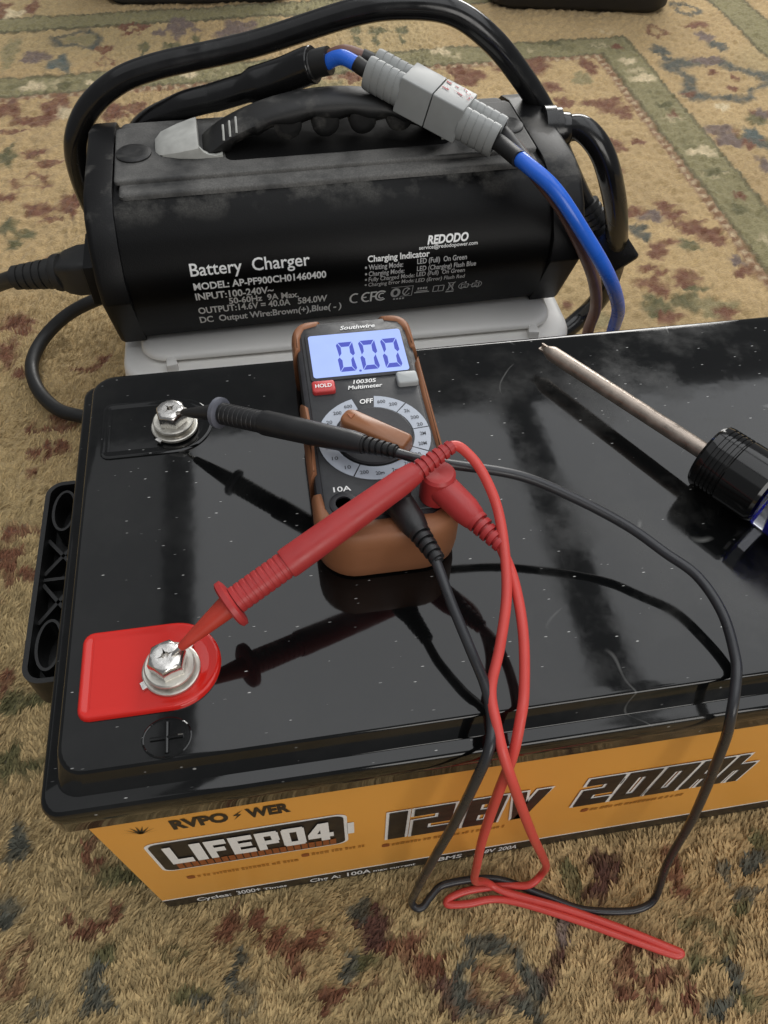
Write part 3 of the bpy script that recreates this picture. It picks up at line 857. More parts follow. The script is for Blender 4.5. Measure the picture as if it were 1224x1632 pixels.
block_text(MB(), 0.0044, [('L', 0.0300, 0.0110), ('I', 0.0425, 0.0052), ('F', 0.0492, 0.0100), ('E', 0.0606, 0.0112), ('P', 0.0732, 0.0112), ('O', 0.0858, 0.0112), ('4', 0.0982, 0.0128)], 0.0965, 0.0300).build('badge_lettering', M['ink_white'], lab, False)
b = MB()
for k in range(22):
    x = 0.031 + k * 0.0037
    polys(b, F3, [rect(x, 0.0855, x + 0.0031, 0.0855 + 0.0095)])
b.build('badge_small_print', M['ink_rust'], lab, False)
# brand line with a starburst mark
b = put_text(MB(), 'RVPO', F1, 0.0405, 0.1500, 0.0250, 0.0120, bold=0.05)
put_text(b, 'WER', F1, 0.0735, 0.1500, 0.0195, 0.0120, bold=0.05)
polys(b, F1, [[(0.0672, 0.1495), (0.0715, 0.1565), (0.0695, 0.1568), (0.0728, 0.1625), (0.0675, 0.1555), (0.0698, 0.1553)]])
for k in range(9):
    a = math.radians(12 + k * 19.5)
    polys(b, F1, [[(0.0265 + 0.0008 * math.sin(a), 0.1505), (0.0265 + 0.0085 * math.cos(a), 0.1505 + 0.0115 * math.sin(a)), (0.0265 - 0.0008 * math.sin(a), 0.1507)]])
b.build('brand_lettering', M['ink_black'], lab, False)

# big block numerals, each a dark stencil on a white edge
GL = {
    '1': [(0.15, 0, 0.95, 1)],
    '2': [(0, 0.76, 1, 1), (0.62, 0.5, 1, 0.8), (0, 0.40, 1, 0.60), (0, 0.2, 0.40, 0.5), (0, 0, 1, 0.24)],
    '8': [(0, 0.80, 1, 1), (0, 0.0, 0.36, 1), (0.64, 0.0, 1, 1), (0, 0.42, 1, 0.60), (0, 0, 1, 0.2)],
    '0': [(0, 0.80, 1, 1), (0, 0, 0.38, 1), (0.62, 0, 1, 1), (0, 0, 1, 0.2)],
    '.': [(0.1, 0, 0.9, 0.2)],
    'A': [(0, 0.78, 1, 1), (0, 0, 0.38, 1), (0.62, 0, 1, 1), (0, 0.34, 1, 0.52)],
    'h': [(0, 0, 0.38, 1), (0, 0.46, 1, 0.66), (0.62, 0, 1, 0.64)],
}


def numerals(name, chars, z0, h):
    dark, white = MB(), MB()
    e = 0.0016
    for ch, x0, w in chars:
        if ch == 'V':
            for poly in ([(0, 1), (0.36, 1), (0.62, 0), (0.30, 0)], [(0.66, 1), (1.02, 1), (0.66, 0), (0.34, 0)]):
                polys(dark, F3, [[(x0 + a * w, z0 + c * h) for a, c in poly]])
                cx = sum(a for a, c in poly) / 4
                polys(white, F2 if name else F1, [[(x0 + (a + (0.07 if a > cx else -0.07)) * w, z0 + (c + (0.04 if c > 0.5 else -0.04)) * h) for a, c in poly]])
            continue
        for i, (a0, b0, a1, b1) in enumerate(GL[ch]):
            polys(dark, front(0.0047 - 0.00004 * i), [rect(x0 + a0 * w, z0 + b0 * h, x0 + a1 * w, z0 + b1 * h)])
            polys(white, front(0.0051 - 0.00004 * i), [rect(x0 + a0 * w - e, z0 + b0 * h - e, x0 + a1 * w + e, z0 + b1 * h + e)])
    o = white.build(name + '_edge', M['ink_white'], lab, False)
    dark.build(name, M['ink_black'], lab, False)


numerals('voltage_numerals', [('1', 0.1375, 0.0115), ('2', 0.1520, 0.0205), ('.', 0.1745, 0.0042), ('8', 0.1800, 0.0190), ('V', 0.2020, 0.0195)], 0.0765, 0.0465)
numerals('capacity_numerals', [('2', 0.2415, 0.0185), ('0', 0.2625, 0.0175), ('0', 0.2825, 0.0175), ('A', 0.3025, 0.0165), ('h', 0.3215, 0.0150)], 0.0815, 0.0450)
# small faded feature lines and their bullets
for (x0, x1, z) in ((0.036, 0.088, 0.060), (0.098, 0.128, 0.067), (0.142, 0.205, 0.060), (0.255, 0.310, 0.066)):
    x = x0
    b = MB()
    while x < x1:
        w = random.uniform(0.0012, 0.0024)
        polys(b, F1, [rect(x, z, x + w, z + random.uniform(0.0035, 0.005))])
        x += w + random.choice((0.0005, 0.0005, 0.0016))
    b.build('feature_print', M['ink_brown'], lab, False)['kind'] = 'stuff'
for (x, z) in ((0.0305, 0.060), (0.0925, 0.067), (0.1365, 0.060), (0.2495, 0.066)):
    polys(MB(), F1, [rrect(x, x + 0.0042, z - 0.0005, z + 0.0055, 0.0015, 3)]).build('feature_bullet', M['ink_rust'], lab, False)
b = MB()
for (s, x, w, h) in (('Cycles:', 0.0265, 0.020, 0.0075), ('3000+', 0.050, 0.0140, 0.0085), ('Times', 0.0655, 0.014, 0.005),
                     ('Chg A:', 0.0935, 0.0185, 0.0075), ('100A', 0.116, 0.0145, 0.0085), ('max current', 0.132, 0.026, 0.005),
                     ('BMS', 0.1720, 0.0150, 0.0085), ('12.8V', 0.1950, 0.0130, 0.0085), ('200A', 0.2100, 0.0120, 0.0085)):
    put_text(b, s, F1, x, 0.0055, w, h, bold=0.02)
b.build('footer_lettering', M['ink_white'], lab, False)


# terminals
def d_shape(x0, y0, y1, xr, r=0.005, seg=14):
    cy, ry = (y0 + y1) / 2, (y1 - y0) / 2
    pts = []
    for k in range(5):
        a = math.radians(180 + 90 * k / 4)
        pts.append((x0 + r + r * math.cos(a), y0 + r + r * math.sin(a)))
    for k in range(seg * 2 + 1):
        a = math.radians(-90 + 180 * k / (seg * 2))
        pts.append((xr - ry + ry * math.cos(a), cy + ry * math.sin(a)))
    for k in range(5):
        a = math.radians(90 + 90 * k / 4)
        pts.append((x0 + r + r * math.cos(a), y1 - r + r * math.sin(a)))
    return pts


def terminal_pad(name, x0, y0, y1, xr, mat, lip):
    p = d_shape(x0, y0, y1, xr)
    k = 1.0 if lip else 0.45
    loops = [[(x, y, z) for x, y in (inset(p, i) if i else p)] for i, z in ((0, ZT - 0.001), (0.0004, ZT + 0.0014 * k), (0.0010, ZT + 0.0020 * k), (0.0018, ZT + 0.0021 * k), (0.0034, ZT + 0.0016 * k), (0.0050, ZT + 0.0016 * k))]
    return MB().loft(loops).build(name, mat, bat, angle=50)


terminal_pad('positive_terminal_pad', 0.0165, 0.0300, 0.0695, 0.0735, M['red_pad'], True)
terminal_pad('negative_terminal_pad', 0.0165, 0.1680, 0.2075, 0.0735, M['lid'], False)


def hexagon(cx, cy, r, rot, n=6):
    return [(cx + r * math.cos(rot + 2 * math.pi * k / n), cy + r * math.sin(rot + 2 * math.pi * k / n)) for k in range(n)]


def terminal_bolt(cx, cy, rot, z0):
    root = MB().lathe([(0, 0.0111), (0.0003, 0.0117), (0.0016, 0.0117), (0.0019, 0.0112), (0.0019, 0.004)], (cx, cy, z0), (0, 0, 1), 36).build('terminal_bolt', M['steel_dull'], bat, angle=30)
    # split spring washer
    n = 30
    pts = [(cx + 0.0079 * math.cos(rot + math.radians(16 + 328 * k / n)), cy + 0.0079 * math.sin(rot + math.radians(16 + 328 * k / n)), z0 + 0.0030 + 0.0011 * k / n) for k in range(n + 1)]
    MB().tube(pts, 0.0014, 8).build('spring_washer', M['steel'], root)
    MB().lathe([(0.0035, 0.0098), (0.0040, 0.0102), (0.0052, 0.0102), (0.0057, 0.0096), (0.0057, 0.003)], (cx, cy, z0), (0, 0, 1), 36).build('flat_washer', M['steel_dull'], root, angle=30)
    for k in range(2):
        a = rot + 0.6 + k * 2.7
        px, py = cx + 0.0116 * math.cos(a), cy + 0.0116 * math.sin(a)
        MB().add([(px + 0.0024 * math.cos(a + q), py + 0.0024 * math.sin(a + q), z0 + zz) for zz in (0.0004, 0.0017) for q in (0.7, 2.4, 3.9, 5.4)],
                 [(3, 2, 1, 0), (4, 5, 6, 7), (0, 1, 5, 4), (1, 2, 6, 5), (2, 3, 7, 6), (3, 0, 4, 7)]).build('washer_tab', M['steel'], root, False)
    # hex head with a domed, chamfered top and a cross recess
    hx = MB()
    zz = z0 + 0.0057
    prof = [(0.0066, 0.0, 6), (0.0069, 0.0006, 6), (0.0069, 0.0062, 6)]
    base = []
    for k in range(24):
        a = 2 * math.pi * k / 24
        hexr = math.cos(math.pi / 6) / math.cos((a % (math.pi / 3)) - math.pi / 6)
        base.append((a + rot, hexr))
    R = 0.0079
    loops = []
    for (f, dz, rd) in ((0.97, 0, 0), (1, 0.0005, 0), (1, 0.0058, 0), (0.97, 0.0068, 0.35), (0.9, 0.0075, 0.9), (0.72, 0.0078, 1), (0.55, 0.0078, 1)):
        loops.append([(cx + R * f * (h * (1 - rd) + 0.866 * rd) * math.cos(a), cy + R * f * (h * (1 - rd) + 0.866 * rd) * math.sin(a), zz + dz) for a, h in base])
    # star-shaped recess
    for (sc, dz) in ((1.0, 0.0078), (0.7, 0.0052)):
        loops.append([(cx + 0.0036 * sc * (1.0 if k % 6 == 0 else 0.42) * math.cos(base[k][0]), cy + 0.0036 * sc * (1.0 if k % 6 == 0 else 0.42) * math.sin(base[k][0]), zz + dz) for k in range(24)])
    hx.loft(loops)
    hx.build('bolt_head', M['steel'], root, angle=28)
    return root


terminal_bolt(0.0535, 0.0470, 0.35, ZT + 0.0016)
terminal_bolt(0.0540, 0.1850, 0.75, ZT + 0.0016)

# moulded plus mark beside the positive pad
b = MB()
ring = [(0.0515 + 0.0092 * math.cos(a), 0.0192 + 0.0080 * math.sin(a), ZT) for a in [2 * math.pi * k / 40 for k in range(41)]]
b.tube(ring, 0.0005, 6)
b.tube([(0.0515, 0.0130, ZT + 0.0002), (0.0515, 0.0254, ZT + 0.0002)], 0.0009, 8)
b.tube([(0.0452, 0.0192, ZT + 0.0002), (0.0578, 0.0192, ZT + 0.0002)], 0.0009, 8)
b.build('plus_mark', M['lid'], bat)

# ribbed bracket for a carrying strap on the short side
br = MB().prism(rrect(-0.0195, 0.0015, 0.0655, 0.1835, (0.009, 0.002, 0.002, 0.009)), 0.168, 0.1745).build('strap_bracket', M['case'], bat)
b = MB()
o_ = rrect(-0.0195, 0.0012, 0.0655, 0.1835, (0.009, 0.002, 0.002, 0.009))
i_ = inset(o_, 0.0024)
n = len(o_)
b.add([(x, y, z) for z in (0.1745, 0.190) for x, y in o_] + [(x, y, z) for z in (0.1745, 0.190) for x, y in i_],
      [(k, (k + 1) % n, n + (k + 1) % n, n + k) for k in range(n)] + [(2 * n + (k + 1) % n, 2 * n + k, 3 * n + k, 3 * n + (k + 1) % n) for k in range(n)] +
      [(n + k, n + (k + 1) % n, 3 * n + (k + 1) % n, 3 * n + k) for k in range(n)])
b.build('bracket_rim', M['case'], br)
for cy in (0.085, 0.164):
    b = MB()
    pts = [(-0.0090 + 0.0062 * math.cos(a), cy + 0.0135 * math.sin(a)) for a in [2 * math.pi * k / 24 for k in range(24)]]
    pi = [(-0.0090 + 0.0048 * math.cos(a), cy + 0.0120 * math.sin(a)) for a in [2 * math.pi * k / 24 for k in range(24)]]
    n = 24
    b.add([(x, y, z) for z in (0.1745, 0.1895) for x, y in pts] + [(x, y, z) for z in (0.1745, 0.1895) for x, y in pi],
          [(k, (k + 1) % n, n + (k + 1) % n, n + k) for k in range(n)] + [(2 * n + (k + 1) % n, 2 * n + k, 3 * n + k, 3 * n + (k + 1) % n) for k in range(n)] +
          [(n + k, n + (k + 1) % n, 3 * n + (k + 1) % n, 3 * n + k) for k in range(n)])
    b.build('strap_slot', M['case'], br)
for (x0, y0, x1, y1) in ((-0.0172, 0.100, -0.0010, 0.122), (-0.0010, 0.1005, -0.0172, 0.1225), (-0.0172, 0.128, -0.0010, 0.149), (-0.0010, 0.1285, -0.0172, 0.1495), (-0.0172, 0.125, -0.001, 0.125)):
    d = Vector((x1 - x0, y1 - y0, 0)).normalized()
    nrm = Vector((-d.y, d.x, 0)) * 0.0009
    b = MB()
    c4 = [Vector((x0, y0, 0)) - nrm, Vector((x1, y1, 0)) - nrm, Vector((x1, y1, 0)) + nrm, Vector((x0, y0, 0)) + nrm]
    b.prism([(p.x, p.y) for p in c4], 0.1745, 0.1840)
    b.build('bracket_rib', M['case'], br, False)

# ------------------------------------------------------------------ upturned white tub under the charger
tub = []
for (ins, z, r) in ((-0.030, -0.002, 0.03), (-0.024, 0.05, 0.028), (-0.0150, 0.1265, 0.026), (-0.0140, 0.1290, 0.026), (-0.0120, 0.1302, 0.026), (-0.0095, 0.1306, 0.026), (-0.0020, 0.1312, 0.022), (0.0016, 0.1318, 0.020), (0.0022, 0.1326, 0.020), (0.0006, 0.1334, 0.020), (-0.0008, 0.1348, 0.020), (-0.0006, 0.1364, 0.020), (0.0008, 0.1378, 0.019), (0.0030, 0.1388, 0.017), (0.0060, 0.1393, 0.015), (0.0120, 0.1393, 0.010)):
    tub.append([(x, y, z) for x, y in rrect(0.013 + ins, 0.320 - ins, 0.3385 + ins, 0.500 - ins, r, 8)])
tb = thing('plastic_tub', (0.1675, 0.42, 0), 'upturned white plastic tub under the battery charger', 'tub')
MB().loft(tub).build('tub_shell', M['tub'], tb, angle=50)
for (x, y, a) in ((0.034, 0.336, 0.15), (0.303, 0.336, -0.15)):
    p = [Vector((-0.0045, -0.006)), Vector((0.0045, -0.006)), Vector((0.003, 0.006)), Vector((-0.003, 0.006))]
    c, s = math.cos(a), math.sin(a)
    poly = [(x + c * q.x - s * q.y, y + s * q.x + c * q.y) for q in p]
    MB().prism(poly, 0.128, 0.1372).build('corner_rib', M['tub'], tb, bevel=0.0022)

# ------------------------------------------------------------------ battery charger (built in its own frame, then turned)
CH_O = (-0.0008, 0.3527, 0.1393)
chg = thing('battery_charger', CH_O, 'dusty black battery charger with carry handle and white printed specifications', 'charger')
chg['_o'] = (0, 0, 0)
chg.rotation_euler = (0, 0, math.radians(1.65))
CR, CC = math.cos(math.radians(1.65)), math.sin(math.radians(1.65))


def chw(p):
    """charger frame -> world"""
    return (CH_O[0] + CR * p[0] - CC * p[1], CH_O[1] + CC * p[0] + CR * p[1], CH_O[2] + p[2])


FRONTP = spline([(y, z, 0) for y, z in ((0.02, 0), (0.006, 0.002), (-0.003, 0.014), (-0.0105, 0.032), (-0.0150, 0.05), (-0.0125, 0.066), (-0.003, 0.0815), (0.010, 0.093), (0.022, 0.0985))], 12)
FRONTP = [(p[0], p[1]) for p in FRONTP]
BACKP = [(0.14 - y, z) for y, z in reversed(FRONTP[::3])]
PROF = FRONTP + BACKP
CL = 0.3316
MB().loft([[(x, y, z) for y, z in PROF] for x in (0.012, CL - 0.012)]).build('body', M['chg_body'], chg, angle=40)
body = chg.children[0]
SEG = [math.dist(FRONTP[i], FRONTP[i + 1]) for i in range(len(FRONTP) - 1)]
CUM = [0]
for s_ in SEG:
    CUM.append(CUM[-1] + s_)


def face(off):
    def fn(u, v):
        i = 0
        while i < len(SEG) - 1 and v > CUM[i + 1]:
            i += 1
        t = (v - CUM[i]) / SEG[i]
        a, c = FRONTP[i], FRONTP[i + 1]
        dy, dz = (c[0] - a[0]) / SEG[i], (c[1] - a[1]) / SEG[i]
        return (u, a[0] + (c[0] - a[0]) * t - dz * off, a[1] + (c[1] - a[1]) * t + dy * off)
    return fn


def face_text(name, items, mat=None):
    for (s, x, v, w, h, bold, shear) in items:
        vs, fs = text_geo(s, bold, shear)
        me = bpy.data.meshes.new('tmp')
        me.from_pydata([(x + a * w, v + c * h, 0) for a, c in vs], [], fs)
        bm = bmesh.new()
        bm.from_mesh(me)
        for k in range(1, 6):
            bmesh.ops.bisect_plane(bm, geom=bm.verts[:] + bm.edges[:] + bm.faces[:], plane_co=(0, v + h * (k - 1) / 4.0, 0), plane_no=(0, 1, 0))
        bm.verts.ensure_lookup_table()
        fn = face(0.00035)
        mb = MB()
        mb.add([fn(p.co.x, p.co.y) for p in bm.verts], [tuple(q.index for q in f.verts) for f in bm.faces])
        bm.free()
        bpy.data.meshes.remove(me)
        mb.build(name, mat or M['ink_white'], body, False)


face_text('printed_line', [
    ('Battery  Charger', 0.0600, 0.0800, 0.0790, 0.0082, 0.012, 0),
    ('MODEL: AP-PF900CH01460400', 0.0604, 0.0701, 0.0889, 0.0050, 0.028, 0),
    ('INPUT:100-240V~', 0.0602, 0.0613, 0.0526, 0.0060, 0.028, 0),
    ('50-60Hz  9A Max.', 0.0817, 0.0540, 0.0480, 0.0062, 0.028, 0),
    ('OUTPUT:14.6V = 40.0A   584.0W', 0.0598, 0.0457, 0.0898, 0.0072, 0.028, 0),
    ('DC  Output Wire:Brown(+),Blue( - )', 0.0592, 0.0336, 0.1010, 0.0082, 0.028, 0),
    ('Charging Indicator', 0.1781, 0.0782, 0.0431, 0.0042, 0.028, 0),
])
face_text('brand_print', [('REDODO', 0.2196, 0.0863, 0.0290, 0.0054, 0.04, 0.25), ('service@redodopower.com', 0.2138, 0.0832, 0.0411, 0.0025, 0.012, 0)])
rows = [('Waiting Mode:', 0.0240, 'LED (Full)  On Green', 0.0352, 0.0725, 0.0735), ('Charging Mode:', 0.0250, 'LED (Charging) Flash Blue', 0.0423, 0.0675, 0.0679),
        ('Fully Charged Mode:', 0.0325, 'LED (Full)  On Green', 0.0348, 0.0627, 0.0631), ('Charging Error Mode:', 0.0328, 'LED (Error) Flash Red', 0.0356, 0.0576, 0.0570)]
for s1, w1, s2, w2, v1, v2 in rows:
    face_text('indicator_line', [(s1, 0.1786, v1, w1, 0.0038, 0.014, 0), (s2, 0.2125, v2, w2, 0.0038, 0.014, 0)], M['ink_grey'])
    polys(MB(), face(0.00035), [rrect(0.1760, 0.1774, v1 + 0.001, v1 + 0.0028, 0.0006, 3)]).build('bullet_mark', M['ink_grey'], body, False)
_face = face(0.00035)


def FN(u, v):
    return _face(u + 0.0015, 0.0380 + (v - 0.0485) * 1.2)


def arc_strip(mb, cx, cy, rx, ry, t, a0, a1, n=18):
    for k in range(n):
        p, q = math.radians(a0 + (a1 - a0) * k / n), math.radians(a0 + (a1 - a0) * (k + 1) / n)
        polys(mb, FN, [[(cx + (rx - t) * math.cos(p), cy + (ry - t) * math.sin(p)), (cx + rx * math.cos(p), cy + ry * math.sin(p)), (cx + rx * math.cos(q), cy + ry * math.sin(q)), (cx + (rx - t) * math.cos(q), cy + (ry - t) * math.sin(q))]])


b = MB()
arc_strip(b, 0.1683, 0.0545, 0.0042, 0.0052, 0.0014, 60, 300)
arc_strip(b, 0.1768, 0.0545, 0.0042, 0.0052, 0.0014, 60, 300)
polys(b, FN, [rect(0.1735, 0.0539, 0.1765, 0.0551)])
b.build('conformity_mark', M['ink_white'], body, False)
b = MB()
polys(b, FN, [rect(0.1792, 0.0495, 0.1806, 0.0595), rect(0.1806, 0.0582, 0.1840, 0.0595), rect(0.1806, 0.0540, 0.1832, 0.0553)])
arc_strip(b, 0.1872, 0.0545, 0.0046, 0.0054, 0.0014, 45, 315)
arc_strip(b, 0.1876, 0.0545, 0.0026, 0.0031, 0.0011, 50, 310)
b.build('approval_mark', M['ink_white'], body, False)
b = MB()
arc_strip(b, 0.1975, 0.0560, 0.0036, 0.0046, 0.0020, 0, 360)
arc_strip(b, 0.2055, 0.0562, 0.0030, 0.0040, 0.0008, 30, 330)
polys(b, FN, [rect(0.1940, 0.0612, 0.2100, 0.0616), rect(0.2096, 0.0515, 0.2100, 0.0612), rect(0.2012, 0.0515, 0.2096, 0.0519), [(0.2035, 0.0530), (0.2043, 0.0530), (0.2077, 0.0595), (0.2069, 0.0595)]])
for k in range(4):
    polys(b, FN, [rect(0.1965 + k * 0.0022, 0.0485, 0.1980 + k * 0.0022, 0.0502)])
b.build('listing_mark', M['ink_grey'], body, False)
b = MB()
polys(b, FN, [rect(0.2115, 0.0535, 0.2225, 0.0545), rect(0.2128, 0.0550, 0.2212, 0.0558)] + [rect(0.2134 + 0.0019 * k, 0.0570, 0.2147 + 0.0019 * k, 0.0590) for k in range(4)])
b.build('fuse_mark', M['ink_grey'], body, False)
b = MB()
polys(b, FN, [rect(0.2250, 0.0530, 0.2288, 0.0536), rect(0.2292, 0.0530, 0.2332, 0.0536), rect(0.2250, 0.0537, 0.2256, 0.0590), rect(0.2326, 0.0537, 0.2332, 0.0590), rect(0.2288, 0.0537, 0.2293, 0.0592), rect(0.2257, 0.0586, 0.2287, 0.0592), rect(0.2294, 0.0586, 0.2325, 0.0592)])
b.build('manual_mark', M['ink_grey'], body, False)
b = MB()
polys(b, FN, [rect(0.2352, 0.0510, 0.2412, 0.0522), rect(0.2365, 0.0532, 0.2370, 0.0600), rect(0.2394, 0.0532, 0.2399, 0.0600), rect(0.2358, 0.0601, 0.2406, 0.0607),
              [(0.2352, 0.0530), (0.2359, 0.0530), (0.2412, 0.0612), (0.2405, 0.0612)], [(0.2405, 0.0530), (0.2412, 0.0530), (0.2359, 0.0612), (0.2352, 0.0612)]])
b.build('bin_mark', M['ink_grey'], body, False)
b = MB()
for cx in (0.2487, 0.2567):
    polys(b, FN, [rect(cx - 0.0028, 0.0540, cx + 0.0028, 0.0546), rect(cx - 0.0028, 0.0547, cx - 0.0022, 0.0580), rect(cx + 0.0022, 0.0547, cx + 0.0028, 0.0580), rect(cx - 0.0022, 0.0575, cx + 0.0022, 0.0580), rect(cx - 0.0007, 0.0590, cx + 0.0007, 0.0603), rect(cx - 0.0012, 0.0554, cx + 0.0012, 0.0560)])
    arc_strip(b, cx, 0.0530, 0.0020, 0.0020, 0.0006, 20, 160, 8)
arc_strip(b, 0.2487, 0.0563, 0.0048, 0.0036, 0.0005, 110, 250, 8)
arc_strip(b, 0.2567, 0.0563, 0.0048, 0.0036, 0.0005, -70, 70, 8)
polys(b, FN, [rect(0.2515, 0.0562, 0.2538, 0.0566)])
b.build('vehicle_mark', M['ink_grey'], body, False)

CAPP = [(0.003, 0.0004), (-0.0198, 0.050), (-0.0175, 0.066), (-0.006, 0.084), (0.009, 0.0968), (0.028, 0.1020), (0.112, 0.1020), (0.131, 0.0968), (0.146, 0.084), (0.1575, 0.066), (0.1598, 0.050), (0.137, 0.0004)]
CAPP = CAPP[::-1]


def scaled(poly, k, cy=0.07, cz=0.05):
    return [(cy + (y - cy) * k, cz + (z - cz) * k) for y, z in poly]


for (xa, xb) in ((0.0185, 0.0), (CL - 0.0235, CL)):
    s = 1 if xb > xa else -1
    loops = []
    for x, k in ((xa, 0.975), (xa, 1.0), (xa + s * (abs(xb - xa) - 0.003), 1.0), (xb, 0.975)):
        loops.append([(x, y, z) for y, z in scaled(CAPP, k)])
    MB().loft(loops).build('end_cap', M['chg_cap'], chg, bevel=0.0012, angle=35)

# dusty top plate, its step, round cover
tp = MB()
tp.loft([[(x, y, z) for x, y in rrect(0.0225 + i, 0.3035 - i, 0.0215 + i, 0.1185 - i, 0.004)] for i, z in ((0, 0.0955), (0, 0.1003), (0.0012, 0.1016), (0.003, 0.1018))])
top = tp.build('top_plate', M['chg_top'], chg, angle=50)
tp = MB()
tp.loft([[(x, y, z) for x, y in rrect(0.0200 + i, 0.3060 - i, 0.0345 + i, 0.1055 - i, 0.003)] for i, z in ((0, 0.1016), (0, 0.1036), (0.0008, 0.1044), (0.002, 0.1044))])
tp.build('top_step', M['chg_top'], top, angle=50)
for cx in (0.0325, 0.2935):
    MB().lathe([(0, 0.0118), (0.0012, 0.0118), (0.0018, 0.0110), (0.0016, 0.006), (0.0014, 0.0)], (cx, 0.068, 0.1042), (0, 0, 1), 28).build('round_cover', M['handle'], top, angle=40)

# arched handle with finger scallops
hn = MB()
N = 60
loops = []
for k in range(N + 1):
    t = k / N
    x = 0.078 + t * (0.256 - 0.078)
    zt = 0.1035 + 0.031 * (math.sin(math.pi * t) ** 0.62 if 0 < t < 1 else 0)
    inner = math.sin(math.pi * (t - 0.10) / 0.80) if 0.10 < t < 0.90 else 0
    zb = 0.1030 + 0.0175 * max(0, inner) ** 0.5
    if 0.2 < t < 0.8:
        zb -= 0.0028 * (0.5 + 0.5 * math.cos((t - 0.2) / 0.6 * 4 * 2 * math.pi)) - 0.0008
    zb = min(zb, zt - 0.0006) if t in (0, 1) else min(zb, zt - 0.004)
    hw = 0.0155 - 0.002 * math.sin(math.pi * t)
    cy = 0.073
    e = min(0.0045, (zt - zb) * 0.45)
    loops.append([(x, cy - hw, zb + e), (x, cy - hw + e, zb), (x, cy + hw - e, zb), (x, cy + hw, zb + e), (x, cy + hw, zt - e), (x, cy + hw * 0.75, zt - e * 0.3), (x, cy + hw * 0.3, zt), (x, cy - hw * 0.3, zt), (x, cy - hw * 0.75, zt - e * 0.3), (x, cy - hw, zt - e)])
hn.loft(loops)
hd = hn.build('handle', M['handle'], chg, angle=50)
for k in range(3):
    x = 0.0935 + k * 0.0045
    MB().tube([(x, 0.059, 0.1135 + k * 0.0022), (x + 0.0004, 0.063, 0.1175 + k * 0.0023), (x + 0.0006, 0.068, 0.1195 + k * 0.0023)], 0.0008, 6).build('grip_rib', M['clip'], hd)
# finger bumps seen under the arch
for k in range(4):
    x = 0.1370 + k * 0.0255
    MB().lathe([(-0.0128, 0.004), (-0.0126, 0.0080), (-0.0115, 0.0094), (0.0115, 0.0094), (0.0126, 0.0080), (0.0128, 0.004)], (x, 0.0730, 0.1192), (0, 1, 0), 20).build('finger_bump', M['handle'], hd)
# flat near-black panel painting the shade under the handle arch
MB().prism(rrect(0.0930, 0.2480, 0.0500, 0.1030, 0.006), 0.1030, 0.1048, 0.0003).build('handle_well_shade', M['well_shade'], top, angle=50)
# grey wedge clips that hold the handle ends
for (xa, xb) in ((0.047, 0.0915), (0.2870, 0.2425)):
    d = 1 if xb > xa else -1
    ln = abs(xb - xa)
    cl = MB()
    loops = []
    for f, zz, yo in ((0, 0.106, 0.010), (0.10, 0.1095, 0.014), (0.35, 0.1125, 0.0185), (0.60, 0.1150, 0.0205), (0.66, 0.1155, 0.0205)):
        x = xa + d * ln * f
        cy = 0.076
        loops.append([(x, cy - yo, 0.1035), (x, cy + yo, 0.1035), (x, cy + yo, zz - 0.003), (x, cy + yo * 0.7, zz), (x, cy - yo * 0.55, zz), (x, cy - yo, zz - 0.004)])
    cl.loft(loops)
    wc = cl.build('handle_clip', M['clip'], chg, bevel=0.0008, angle=35)
    ft = MB()
    ft.loft([[(xa + d * ln * f, 0.0555, 0.1035), (xa + d * ln * f, 0.0585, 0.1035), (xa + d * ln * f, 0.0585, z), (xa + d * ln * f, 0.0555, z)] for f, z in ((0.66, 0.1122), (0.72, 0.1085), (0.80, 0.1063), (0.90, 0.1055), (1.0, 0.1065))])
    ft.build('clip_foot', M['clip'], wc, angle=50)
# gland of the output cable in the right end cap
gx = CL
gl = MB().lathe([(-0.004, 0.0165), (0.004, 0.0165), (0.0045, 0.0150), (0.0085, 0.0150), (0.009, 0.0118), (0.0145, 0.0115), (0.016, 0.0105)], (gx, 0.082, 0.092), (1, -0.12, 0.05), 24).build('cable_gland', M['cable'], chg, angle=35)
# mains socket housing in the left end cap
MB().box(-0.010, 0.004, 0.004, 0.046, 0.034, 0.064).build('mains_socket', M['chg_cap'], chg, bevel=0.002)
del chg['_o']

# ------------------------------------------------------------------ cables round the charger
def cable_thing(name, path, label, cat='cable'):
    return thing(name, path, label, cat)


# output cable: gland -> loop behind the tub -> back up behind the handle -> heat-shrink -> two leads -> connector half
g0 = Vector(chw((gx + 0.012, 0.081, 0.0925)))
out_path = [tuple(g0), (0.352, 0.437, 0.234), (0.366, 0.428, 0.222), (0.379, 0.423, 0.198), (0.396, 0.430, 0.160), (0.417, 0.452, 0.105), (0.427, 0.474, 0.055), (0.414, 0.478, 0.024), (0.380, 0.470, 0.011), (0.372, 0.540, 0.010), (0.28, 0.590, 0.010),
            (0.10, 0.585, 0.010), (-0.005, 0.565, 0.030), (0.000, 0.530, 0.140), (0.022, 0.500, 0.215), (0.0576, 0.482, 0.2440), (0.0898, 0.476, 0.2540), (0.115, 0.471, 0.2625)]
oc = cable_thing('output_cable', tuple(g0), 'thick black charger output cable ending in a sleeve with blue and brown leads')
MB().tube(spline(out_path, 8), 0.0092, 18).build('jacket', M['cable'], oc)
MB().tube(spline([(0.085, 0.477, 0.2525), (0.1307, 0.466, 0.2680), (0.152, 0.4575, 0.2785), (0.1567, 0.455, 0.2805)], 8), [0.0095] * 5 + [0.0118] * 12 + [0.0118] * 6 + [0.0118, 0.0112], 20).build('shrink_sleeve', M['cable'], oc)
MB().tube(spline([(0.150, 0.4580, 0.2775), (0.160, 0.4535, 0.2820), (0.167, 0.4502, 0.2845)], 6), [0.0105] * 4 + [0.0088] * 9, 18).build('sleeve_end', M['cable_matte'], oc)

